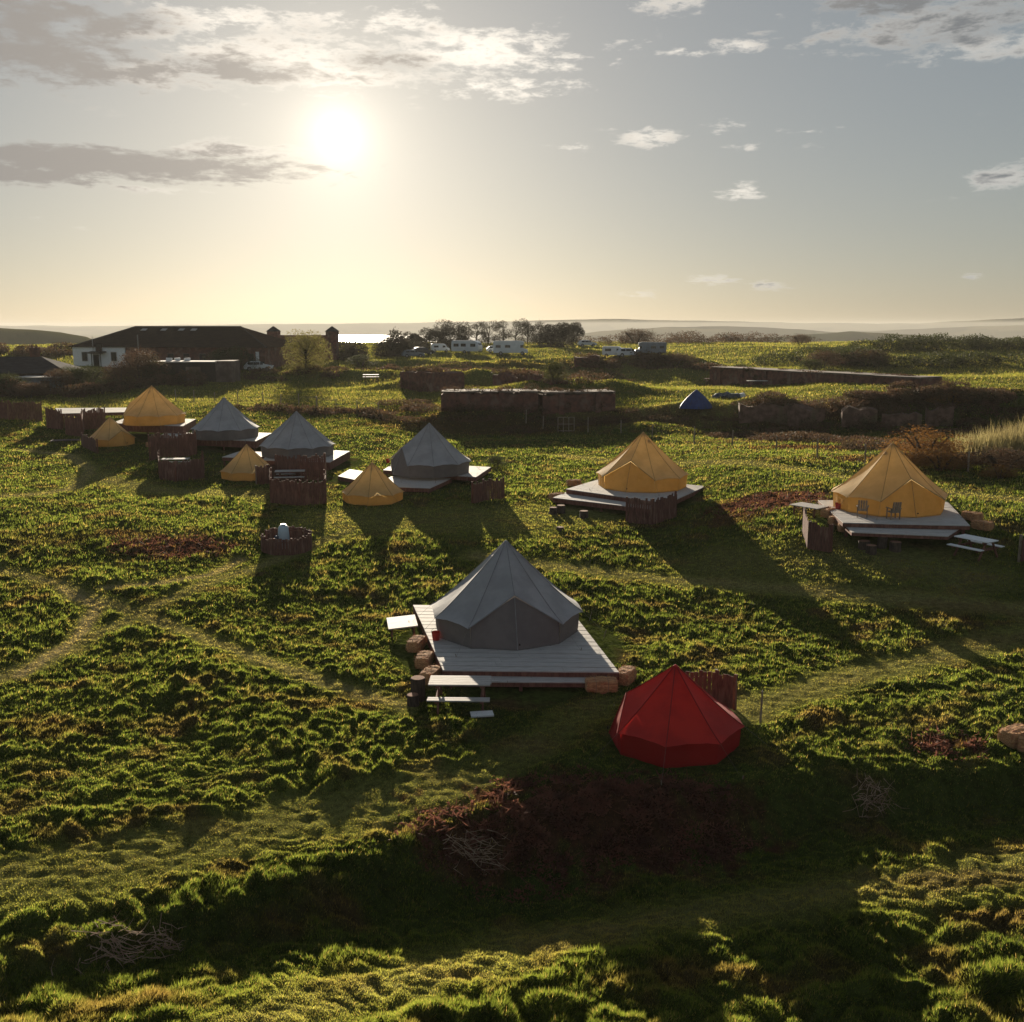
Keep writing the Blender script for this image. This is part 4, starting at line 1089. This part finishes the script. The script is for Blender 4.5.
# right edge straw / timber heap
x, y = gp(1016, 742); hay_bale(x, y, h0(x, y)-.05, .5, 'tumbled straw bale at the right edge of the foreground', (.9, .5, .42), 77, None)
x, y = gp(1026, 750); hay_bale(x+.2, y, h0(x, y)-.05, -.4, 'second straw bale lying behind the tumbled one at the right edge', (.8, .45, .38), 78, None)

# --- fences: posts with wire
def wire_fence(label, pts, h=1.05, wires=2, m=M_post, thick=()):
    P = [gp(u, v, True) for u, v in pts]; c = P[len(P)//2]; g = h0(*c)
    root = empty('post_and_wire_fence', (c[0], c[1], g), 0, label, 'fence', 'post and wire fences across the field')
    for i, (x, y) in enumerate(P):
        r = .10 if i in thick else .055; z = h0(x, y); p = MB(); le = rnd.uniform(-.05, .05); p.tube([(x, y, z-.2), (x+le, y, z+h*rnd.uniform(.92, 1.1))], [r, r*.9], 6); part(p, 'post', m, root)
    for k in range(wires):
        w = MB(); w.tube([(x, y, h0(x, y)+h*(.85-.35*k)) for x, y in P], .008, 4); part(w, 'wire', M_dark, root)
wire_fence('post and wire fence crossing the grass behind the left grey tents', [(u, v) for u, v in zip([176, 194, 215, 238, 263, 281, 299, 317, 336, 357, 379], [401, 402, 403, 404, 403, 405, 406, 408, 410, 412, 415])], 1.2, thick=(7,))
wire_fence('post and wire fence running below the central bunker', [(526, 424), (543, 429), (588, 432), (621, 434), (652, 438), (694, 443)], 1.2)
wire_fence('post and wire fence between the right ochre tent and the mounds', [(694, 446), (732, 448), (776, 452), (817, 458), (865, 464), (915, 464), (968, 473), (1030, 480)], 1.15)

# --- trees and bushes
bush_proto('round', 1, 1, 1, 40, 6500, .036, M_bushg)
bush_proto('brown', 1, 1, 1, 40, 6500, .034, M_bushb)
bush_proto('gorse', 1, 1, 1, 44, 6500, .034, M_gorse)
x, y = gp(306, 371, True); tree('willow_tree', 'round sunlit tree standing before the castellated house', x, y+.5, 5.4, 7.4, 5, M_bushy, .02, 0, 9000, .2, k=34)
crowns = [(408, 344, 2.8, 7, .9), (424, 346, 4.0, 9, .8), (440, 346, 5.0, 11, .6), (458, 345, 5.4, 9, .1)]
for i, (u, v, h, w, le) in enumerate(crowns):
    x, y = gp(u, 350, True); y += 18; x *= (y/(y-18))
    tree('windswept_tree', ['low windswept tree, leftmost and smallest of the skyline clump', 'second windswept tree from the left in the skyline clump', 'tall windswept tree with a sloping dark crown above the caravan', 'steep edged dark tree at the right end of the windswept clump'][i], x, y, h, w, 20+i, M_treed, .05, le, 7000, .26, group='windswept trees on the skyline', k=14)
for i, (u, h, w) in enumerate([(476, 5.6, 5), (488, 6.4, 6), (503, 5.4, 6), (515, 5.8, 6), (527, 5.8, 5.5), (539, 5.6, 6)]):
    x, y = gp(u, 349, True); y += 22+3*(i % 3); x *= (y/(y-22-3*(i % 3)))
    tree('bare_tree', 'thin sparse tree in the see-through row behind the white motorhome', x, y, h, w, 40+i, M_treed, .1, .15, 3200, .22, bare=True, group='sparse trees behind the white motorhome', k=16)
for i, (u, h, w) in enumerate([(551, 5.0, 7), (563, 5.4, 7.5), (573, 5.5, 5.5)]):
    x, y = gp(u, 349, True); y += 20; x *= (y/(y-20))
    tree('dark_tree', ['left tree of the dense dark trio right of the sparse row', 'middle tree of the dense dark trio right of the sparse row', 'right tree of the dense dark trio, squared against the sky'][i], x, y, h, w, 60+i, M_treed, .03, 0, 9000, .25, group='dense dark trees on the skyline', k=22)

B = [
    ('round', 222, 371, 6, 4.2, 'left one of the two rounded bushes against the barrack'), ('round', 238, 371, 6.5, 4.6, 'right one of the two rounded bushes against the barrack'),
    ('brown', 140, 382, 8, 5.2, 'tall brown bush left of the flat roofed shed'), ('round', 156, 382, 5, 3.6, 'green bush touching the left wall of the flat roofed shed'),
    ('brown', 120, 386, 6, 3.6, 'brown bush in front of the white barrack end'), ('round', 88, 388, 7, 3.4, 'sunlit green bush below the white barrack window'),
    ('round', 72, 389, 6, 3.4, 'dense green bush left of the barrack'), ('brown', 58, 391, 5.5, 3.2, 'brown bush beside the pale roofed lean to shed'),
    ('round', 8, 396, 6, 3.2, 'bright green bush at the left edge below the slate roofed house'), ('brown', 30, 398, 6, 2.2, 'low brown bush in front of the lean to shed'),
    ('round', 361, 366, 5.5, 2.4, 'rounded bush on the bank right of the castellated house'), ('round', 555, 384, 3.2, 3.2, 'upright green shrub on the rubble right of the walls'),
    ('brown', 648, 365, 9, 2.3, 'dark brown bush on the mound left below the dark motorhome'), ('brown', 675, 366, 9, 2.6, 'dark brown bush on the mound right below the dark motorhome'),
    ('brown', 590, 366, 6, 1.6, 'dark bush on top of the mound by the white car'), ('gorse', 925, 461, 5, 2.6, 'orange bracken bush behind the right ochre tent'),
    ('gorse', 908, 468, 3.2, 1.7, 'small orange bush just left of the large bracken bush'), ('gorse', 940, 470, 4.2, 1.6, 'low orange bush in front of the large bracken bush'),
    ('brown', 1002, 472, 5, 1.8, 'dark brown bush below the pale reeds'), ('gorse', 1000, 478, 2.5, 1.0, 'small russet clump in front of the pale reeds'),
    ('brown', 823, 368, 7, 3.2, 'dark bush standing on the left behind the very long bunker'), ('round', 812, 372, 5, 2.4, 'green bush behind the middle of the very long bunker'),
    ('brown', 866, 366, 9, 3.0, 'brown bush behind the right part of the very long bunker'), ('round', 741, 370, 3, 1.2, 'tiny bush at the left end of the very long bunker'),
    ('brown', 800, 345, 6, 3.0, 'rounded dark bush on the skyline right of centre'), ('round', 496, 467, 1.7, 1.1, 'tussocky little bush right of the grey tent left of centre'),
    ('brown', 636, 344, 12, 4.8, 'dark rounded hill of scrub behind the dark motorhome'), ('gorse', 952, 404, 5, 1.4, 'russet clump on top of the right mound'),
]
for k, u, v, W_, Hh, lab in B: bush(k, u, v, W_*1.0, Hh*.82, lab)

scrub('dark_hedge', 'long dark hedge and earthwork on the skyline left of the tree clump', [(336, 360), (360, 358), (385, 357), (405, 354)], 16000, .32, M_treed, 3.2, 3.8, 1)
scrub('dark_hedge', 'hedge line along the skyline left of centre behind the cars', [(395, 350), (430, 349), (480, 348)], 6000, .3, M_treed, 2, 1.6, 2)
scrub('skyline_hedge', 'hedge line along the skyline right of centre', [(590, 344), (650, 343), (700, 343), (760, 343), (800, 343)], 18000, .34, M_bushb, 3.5, 2.2, 3)
scrub('skyline_scrub', 'scrub and young trees along the far right crest', [(820, 352), (880, 352), (940, 350), (1030, 348)], 24000, .32, M_bushg, 4.0, 2.2, 4)
scrub('skyline_scrub', 'green brown scrub behind the long bunker on the right', [(790, 362), (850, 366), (920, 366), (980, 364), (1030, 364)], 26000, .28, M_bushg, 3.8, 1.8, 5)
scrub('brown_woodland', 'brown woodland on the slope behind the slate roofed house', [(-60, 356), (0, 354), (40, 353), (66, 354)], 14000, .35, M_bushb, 5, 2.2, 14)
scrub('brown_scrub', 'brown scrub on the right mounds', [(860, 402), (900, 404), (950, 408), (1030, 404)], 26000, .16, M_bushb, 2.6, .75, 6)
scrub('brown_scrub', 'brown scrub on the shaded bank behind the right ochre tent', [(745, 436), (800, 442), (870, 446), (960, 452), (1030, 460)], 30000, .15, M_bushb, 2.8, .45, 7)
scrub('brown_scrub', 'dry bank vegetation below the central bunker', [(400, 404), (470, 420), (540, 424), (640, 420), (690, 418)], 26000, .15, M_bushb, 2.6, .5, 8)
scrub('brown_scrub', 'brown undergrowth along the old hedge line on the left', [(236, 409), (300, 411), (360, 414), (420, 418)], 9000, .2, M_bushb, 1.6, .5, 9)
scrub('brown_scrub', 'scrub between the old walls', [(410, 372), (450, 370), (520, 374), (570, 380), (600, 376)], 26000, .2, M_bushb, 3.4, 1.0, 10)
scrub('brown_scrub', 'shaggy growth over the walls of the right mounds', [(745, 404), (800, 405), (860, 406), (930, 408), (1030, 412)], 22000, .15, M_bushb, 1.6, .9, 16)
scrub('brown_scrub', 'dark heathy ground between bank and mounds on the right', [(730, 428), (820, 432), (900, 432), (1030, 436)], 20000, .14, M_bushb, 2.2, .45, 17)
scrub('brown_scrub', 'scrub in front of the left hand buildings', [(-10, 398), (40, 396), (90, 394), (140, 388), (190, 384)], 14000, .3, M_bushb, 2.4, 1.5, 11)
scrub('brown_scrub', 'low dry hedge across the field before the round tree', [(215, 378), (270, 376), (330, 374), (400, 369)], 8000, .3, M_bushb, 2, .6, 12)
scrub('brown_scrub', 'grass and scrub growing on the long mound below the vehicles', [(560, 367), (600, 366), (650, 368), (720, 370)], 7000, .3, M_bushb, 2.2, .6, 13)
# pale reeds: upright blades
rs = np.random.RandomState(5); n = 5200
c0 = gp(972, 455); c1 = gp(1040, 455); t = rs.uniform(0, 1, n); X = c0[0]+(c1[0]-c0[0])*t+rs.normal(size=n)*.4; Y = c0[1]+rs.normal(size=n)*1.0
Z = H0(X, Y); hh = (1.0+1.1*t)*rs.uniform(.6, 1.15, n)*(1+.25*np.sin(t*23)); th = rs.uniform(0, 6.28, n); lx = rs.normal(size=n)*.22; ly = rs.normal(size=n)*.22
V = np.stack([np.stack([X-.035*np.cos(th), Y-.035*np.sin(th), Z], 1), np.stack([X+.035*np.cos(th), Y+.035*np.sin(th), Z], 1), np.stack([X+lx*hh, Y+ly*hh, Z+hh], 1)], 1).reshape(-1, 3)
tag(npmesh('reeds', V, np.arange(3*n).reshape(-1, 3), M_reed), 'tall pale reeds behind the right ochre tent', 'reeds', None, 'stuff')
# brushwood
for i, (u, v, n, w_) in enumerate([(112, 952, 26, .9), (160, 950, 14, .5), (470, 858, 22, .8), (870, 802, 24, .7), (330, 690, 0, .5)]):
    if not n: continue
    x, y = gp(u, v); z = float(ground_z(x, y)[0]); m = MB()
    for k in range(n*3):
        a = rnd.gauss(.3, .8); L = rnd.uniform(.15, .7)*w_; px, py = x+rnd.gauss(0, .35)*w_, y+rnd.gauss(0, .25)*w_
        b = rnd.uniform(.02, .22); e = rnd.uniform(-.02, .22)
        za, zb_ = float(ground_z(px, py)[0]), float(ground_z(px+L*math.cos(a), py+L*math.sin(a)*.6)[0])
        m.tube([(px, py, za+b), (px+L*.5*math.cos(a)+rnd.uniform(-.05, .05), py+L*.5*math.sin(a)*.6, (za+zb_)/2+.06+rnd.uniform(-.03, .12)), (px+L*math.cos(a), py+L*math.sin(a)*.6, zb_+e)], [.009, .006, .0025], 4)
    root = empty('brushwood_pile', (x, y, z), 0, ['largest tangle of bleached brushwood in the left foreground', 'small brushwood tangle right of the largest one in the left foreground', 'brushwood lying left of the bare red brown patch', 'bleached brushwood on the shaded slope right of the red tent'][i], 'brushwood', 'brushwood lying in the grass')
    part(m, 'brush', M_stick, root)

# dead bracken and earth litter on the bare patch
rs = np.random.RandomState(31)
def litter(label, u, v, rx, ry, n, seed):
    rs = np.random.RandomState(seed); cx, cy = gp(u, v); a = rs.uniform(0, 6.28, n); q = rs.uniform(0, 1, n)**.6
    X = cx+rx*q*np.cos(a)+.25*rs.normal(size=n); Y = cy+ry*q*np.sin(a)+.2*rs.normal(size=n); keep = perlin(X/.5, Y/.5, 77) > -.15; X, Y = X[keep], Y[keep]; n = len(X)
    Z = ground_z(X, Y); d = rs.normal(size=(n, 3)); d[:, 2] = np.abs(d[:, 2])*.55+.1; d /= np.linalg.norm(d, axis=1)[:, None]
    long = rs.uniform(0, 1, n) < .05; L = np.where(long, rs.uniform(.2, .55, n), rs.uniform(.04, .14, n))[:, None]; W = np.where(long, .006, .016)[:, None]
    b = np.cross(d, rs.normal(size=(n, 3))); b /= np.linalg.norm(b, axis=1)[:, None]
    P = np.stack([X, Y, Z], 1); V = np.stack([P-b*W, P+d*L*.5-b*W*1.6, P+d*L, P+d*L*.5+b*W*1.6], 1).reshape(-1, 3)
    tag(npmesh('dead_bracken', V, np.arange(4*n).reshape(-1, 4), M_bracken), label, 'bracken', None, 'stuff')
litter('red brown dead bracken on the bare bank below the red tent', 615, 806, 3.0, 1.15, 15000, 1)
litter('dead bracken at the left end of the bare bank', 500, 850, 2.0, .9, 6000, 2)
litter('dead bracken scattered over the turf left of centre', 170, 547, 2.8, 1.6, 6000, 3)
litter('reddish dead growth beside the middle ochre tent', 765, 503, 3.2, 1.8, 7000, 4)
litter('small patch of dead bracken at the right of the foreground', 948, 745, .8, .6, 1500, 5)

# ------------------------------------------------------------------ terrain sheet
def build_ground():
    f1 = np.radians(np.linspace(-36, 36, 840))
    f0 = np.radians(np.linspace(-180, -38, 44)); f2 = np.radians(np.linspace(38, 180, 44))
    az = np.concatenate([f0, f1, f2[:-1]])
    rs_ = [0.6, 2, 3.5, 5, 6.5, 7.5]; r = 8.2
    while r < 9500:
        rs_.append(r); r *= 1+min(max(1.35*r/10500.0, .0012), .0085 if r < 400 else .012)
    rs_ += [12000, 20000, 40000]
    rr = np.array(rs_)
    A, Rr = np.meshgrid(az, rr); X = (Rr*np.sin(A)).ravel(); Y = (Rr*np.cos(A)).ravel()
    sm, dry, br = masks(X, Y); sm2 = np.maximum(sm, flat_mask(X, Y))
    Z = H0(X, Y)+tuss(X, Y, sm2)*(1-.5*br)
    C = ground_colour(X, Y, sm, dry, br)*(.8+.2*np.maximum(sm, dry))[:, None]  # ground under untrodden turf darkened to deepen the shade between tussocks
    nr, na = len(rr), len(az)
    i = np.arange((nr-1)*na).reshape(nr-1, na); j = np.roll(i, -1, axis=1)
    F = np.stack([i, j, j+na, i+na], -1).reshape(-1, 4)[:, ::-1]
    V = np.stack([X, Y, Z], 1)
    o = npmesh('ground', V, F, M_turf, C, smooth=True)
    print('ground verts', len(V), 'rings', nr)
    return tag(o, 'rough green pasture rolling to the far hills', 'ground', None, 'structure')
build_ground()

def build_grass(n, name, rmin, rmax, seed, wpow, far=False):
    rs = np.random.RandomState(seed)
    q = rs.uniform(0, 1, n)
    r = (rmin**-wpow+q*(rmax**-wpow-rmin**-wpow))**(-1/wpow)
    a = np.radians(rs.uniform(-33, 33, n))
    X = r*np.sin(a); Y = r*np.cos(a)
    # gather into tufts
    cx = np.round(X/.16+.4*rs.normal(size=n)); 
    sm, dry, br = masks(X, Y); fl = flat_mask(X, Y)
    keep = (rs.uniform(0, 1, n) > .05*sm) & (rs.uniform(0, 1, n) > .8*br) & (fl < .9)
    X, Y, sm, dry, br, fl, r = [q_[keep] for q_ in (X, Y, sm, dry, br, fl, r)]; n = len(X)
    sm2 = np.maximum(sm, fl)
    Z = H0(X, Y)+tuss(X, Y, sm2)*(1-.5*br)
    e = .12
    t0 = tuss(X, Y, sm2)
    hump = sstep(-.08, .2, t0)
    L = (.03+.065*rs.uniform(0, 1, n)**1.5)*(1-.6*sm2)*(.6+.8*hump)*(1+.3*perlin(X/.9, Y/.9, 51))
    L = L*np.clip(r/25, .9, 2.0)*(1+.5*sstep(23, 17, r) if False else 1+.2*(1-sstep(17, 23, r)))
    W = (.0055+.004*rs.uniform(0, 1, n))*np.clip(r/21, 1, 3.6)
    if far:
        L = (.10+.16*rs.uniform(0, 1, n))*np.clip(r/110, .8, 1.6)*(.6+.7*sstep(-.4, .5, perlin(X/2.2, Y/2.2, 51))); W = (.02+.02*rs.uniform(0, 1, n))*np.clip(r/100, .7, 2.6)
    gx = tuss(X+e, Y, sm2)-t0; gy = tuss(X, Y+e, sm2)-t0
    dx = -gx/e*.7+.26*perlin(X/.35, Y/.35, 52)+rs.normal(size=n)*.42+.12; dy = -gy/e*.7+.26*perlin(X/.35, Y/.35, 53)+rs.normal(size=n)*.42
    nn = np.sqrt(dx*dx+dy*dy+1); dx, dy, dz = dx/nn, dy/nn, 1/nn
    th = rs.uniform(0, np.pi, n); bx, by = np.cos(th)*W, np.sin(th)*W
    V = np.stack([np.stack([X-bx, Y-by, Z-.02], 1), np.stack([X+bx, Y+by, Z-.02], 1), np.stack([X+dx*L, Y+dy*L, Z+dz*L], 1)], 1).reshape(-1, 3)
    C = ground_colour(X, Y, sm, dry, br)*(1.0+.35*rs.uniform(-1, 1, (n, 1)))
    stray = rs.uniform(0, 1, (n, 1)) < .08
    C = C*(.62 if far else 1)
    C = np.where(stray, np.array([.22, .17, .08]), C)
    C = np.repeat(np.clip(C, 0, 1), 3, axis=0)
    o = npmesh(name, V, np.arange(3*n).reshape(-1, 3), M_blade, C)
    return tag(o, 'tussocky pasture grass over the whole camp field', 'grass', None, 'stuff')
build_grass(1450000, 'grass', 9.5, 95, 9, .55)
build_grass(420000, 'far_grass', 85, 290, 10, .9, True)['label'] = 'shorter pasture grass over the fields behind the camp'

# sea
m = MB(); m.face([(-2600, 1900, -44), (700, 1900, -44), (1500, 7000, -44), (-4800, 7000, -44)]); o = m.build('sea', M_water); tag(o, 'distant inlet of bright sea under the far hills', 'sea', None, 'structure')

# ------------------------------------------------------------------ haze
hz = bpy.data.materials.new('haze_air'); hz.use_nodes = True; nt = hz.node_tree
nt.nodes.remove(nt.nodes['Principled BSDF']); v = nt.nodes.new('ShaderNodeVolumePrincipled')
v.inputs['Color'].default_value = (.66, .65, .61, 1); v.inputs['Density'].default_value = HAZE = .00016; v.inputs['Anisotropy'].default_value = .2
nt.links.new(v.outputs[0], nt.nodes['Material Output'].inputs['Volume'])
m = MB(); m.box((0, 0, -27), (19800, 19800, 84))
m.v = [(x, y, -67 if z < 0 else 24) for x, y, z in m.v]
hzo = m.build('haze', hz); tag(hzo, 'evening haze over the fields', 'haze', None, 'stuff')

# ------------------------------------------------------------------ sky
w = bpy.data.worlds.new('World'); sc.world = w; w.use_nodes = True; nt = w.node_tree
bg = nt.nodes['Background']
el = math.asin(SUN.z); azs = math.atan2(SUN.x, SUN.y)
sky = nt.nodes.new('ShaderNodeTexSky'); sky.sky_type = 'NISHITA'; sky.sun_disc = False; sky.sun_elevation = el; sky.sun_rotation = azs
sky.air_density = 1.0; sky.dust_density = .5; sky.ozone_density = 1.0; sky.altitude = 40
tc = nt.nodes.new('ShaderNodeTexCoord'); sep = nt.nodes.new('ShaderNodeSeparateXYZ'); nt.links.new(tc.outputs['Generated'], sep.inputs[0])
X, Y, Z = [S(nt, sep.outputs[i]) for i in range(3)]
azn = X._m('ARCTAN2', Y); eln = Z._m('ARCSINE')
def dirof(u, v):
    d = Vector(ray(u, v)).normalized(); return math.atan2(d.x, d.y), math.asin(d.z)
# cloud coordinates: a flat layer seen from below
den = Z.max(0.0)+.10
cmb = nt.nodes.new('ShaderNodeCombineXYZ'); nt.links.new((X/den).so, cmb.inputs[0]); nt.links.new((Y/den).so, cmb.inputs[1])
n1 = noise(nt, cmb.outputs[0], 2.3, 9, .62, .25)
n2 = noise(nt, cmb.outputs[0], 7.5, 8, .65, .3)
c2 = nt.nodes.new('ShaderNodeCombineXYZ'); nt.links.new((azn*1.0).so, c2.inputs[0]); nt.links.new((eln*3.2).so, c2.inputs[1])
n3 = noise(nt, c2.outputs[0], 16, 8, .6, .3)
n4 = noise(nt, c2.outputs[0], 34, 8, .65, .4)
n5 = noise(nt, c2.outputs[0], 75, 8, .7, .2)
nn = (n1*.15+n2*.35+n3*.35+n4*.35+n5*.15)*.741*2.1-.55
CL = [  # u, v, half width px, half height px, weight, darkness
    (30, 52, 110, 34, .40, 1.3), (140, 72, 150, 14, .42, .8), (10, 6, 110, 16, .42, 1.6), (290, 62, 150, 30, .42, .5), (230, 70, 90, 14, .40, .95), (370, 62, 60, 12, .36, .9), (470, 52, 110, 26, .34, .15), (500, 88, 90, 12, .32, .15), (380, 22, 120, 20, .26, .2), (200, 20, 140, 24, .30, .25), (560, 62, 60, 10, .28, .1), (90, 30, 130, 14, .30, .5),
    (100, 163, 210, 15, .52, 1.3), (0, 172, 110, 16, .45, 1.1), (230, 152, 80, 10, .40, .7), (110, 186, 130, 6, .25, 0), (600, 48, 90, 12, .15, .1), (560, 92, 40, 7, .2, .1),
    (650, 136, 34, 12, .32, .35), (728, 126, 22, 11, .30, .3), (742, 192, 28, 11, .30, .2), (1002, 178, 42, 16, .36, .4), (946, 199, 22, 6, .26, .3), (900, 197, 10, 6, .22, .1), (770, 285, 22, 7, .32, .6), (712, 280, 30, 7, .28, .5), (635, 295, 20, 5, .25, .5), (972, 276, 12, 4, .24, .3),
    (930, 20, 130, 26, .38, .7), (1000, 46, 80, 16, .34, .4), (880, 6, 70, 14, .36, 1.0), (680, 2, 60, 10, .30, .5), (740, 46, 34, 8, .28, .1), (680, 52, 50, 6, .22, .05), (830, 50, 60, 8, .2, .1), (760, 147, 90, 5, .17, .1), (820, 130, 40, 5, .17, .1), (590, 147, 60, 5, .18, .1), (500, 300, 100, 5, .12, .2), (70, 218, 120, 8, .1, .1),
]
mask = None; dark = None
for u, v_, ru, rv, wt, dk in CL:
    a0, e0 = dirof(u, v_); p = ((azn-a0)*(1000/ru)).pow(2) + ((eln-e0)*(1000/rv)).pow(2)
    f = (p*-.9)._m('EXPONENT')
    mask = f*wt if mask is None else mask.max(f*wt); dark = f*(wt*dk) if dark is None else dark.max(f*(wt*dk))
dens = (mask*.9+nn*.93)
cov = dens.sm(.62, .84); thick = ((dark*1.0+nn*.85)).sm(.48, .80)
sund = X*SUN.x+Y*SUN.y+Z*SUN.z
prox = sund.sm(.82, .995)
SKYK = .05
gm = nt.nodes.new('ShaderNodeGamma'); gm.inputs[1].default_value = .52; nt.links.new(sky.outputs[0], gm.inputs[0])
hs = nt.nodes.new('ShaderNodeHueSaturation'); hs.inputs['Saturation'].default_value = .80; nt.links.new(gm.outputs[0], hs.inputs['Color'])
tint = mixc(nt, 1.0, S(nt, hs.outputs[0]), (1.34, 1.37, 1.40), 'MULTIPLY')
bright = mixc(nt, prox, (7.0, 6.8, 6.3), (12, 11.0, 9.6))
shade = mixc(nt, prox, (1.9, 2.0, 2.1), (3.4, 3.1, 2.8))
ccol = mixc(nt, thick, bright, shade)
full = mixc(nt, cov*.9, tint, ccol)
th = sund.min(1.0)._m('ARCCOSINE')
glow = ((th/.024).pow(2)*-1)._m('EXPONENT')*2.0+((th/-.032))._m('EXPONENT')*6.0+((th/-.15))._m('EXPONENT')*2.6
gcol = mixc(nt, 1.0, (1.0, .88, .70), (1, 1, 1), 'MULTIPLY')
vm = nt.nodes.new('ShaderNodeVectorMath'); vm.operation = 'SCALE'; nt.links.new(gcol.so, vm.inputs[0]); nt.links.new(glow.so, vm.inputs['Scale'])
va = nt.nodes.new('ShaderNodeVectorMath'); va.operation = 'ADD'; nt.links.new(full.so, va.inputs[0]); nt.links.new(vm.outputs[0], va.inputs[1])
nt.links.new(va.outputs[0], bg.inputs['Color']); bg.inputs['Strength'].default_value = SKYK

sl = bpy.data.lights.new('sun', 'SUN'); sl.energy = 5.0; sl.angle = R(.55); sl.color = (1, .86, .66)
so = bpy.data.objects.new('sun', sl); col.objects.link(so); so.location = (0, 0, 60); so.rotation_euler = SUN.to_track_quat('Z', 'Y').to_euler()

cam = bpy.data.cameras.new('camera'); co = bpy.data.objects.new('camera', cam); col.objects.link(co); sc.camera = co
co.location = (0, 0, CZ); co.rotation_euler = (math.pi/2-TILT, 0, 0)
cam.sensor_width = 36; cam.sensor_fit = 'HORIZONTAL'; cam.lens = 1000/1024*36; cam.clip_start = .1; cam.clip_end = 60000
sc.view_settings.view_transform = 'Standard'; sc.view_settings.look = 'None'; sc.view_settings.exposure = 1.0; sc.view_settings.gamma = 1
cy = sc.cycles; cy.max_bounces = 5; cy.diffuse_bounces = 3; cy.glossy_bounces = 2; cy.transmission_bounces = 4; cy.volume_bounces = 0; cy.transparent_max_bounces = 6
cy.use_denoising = True
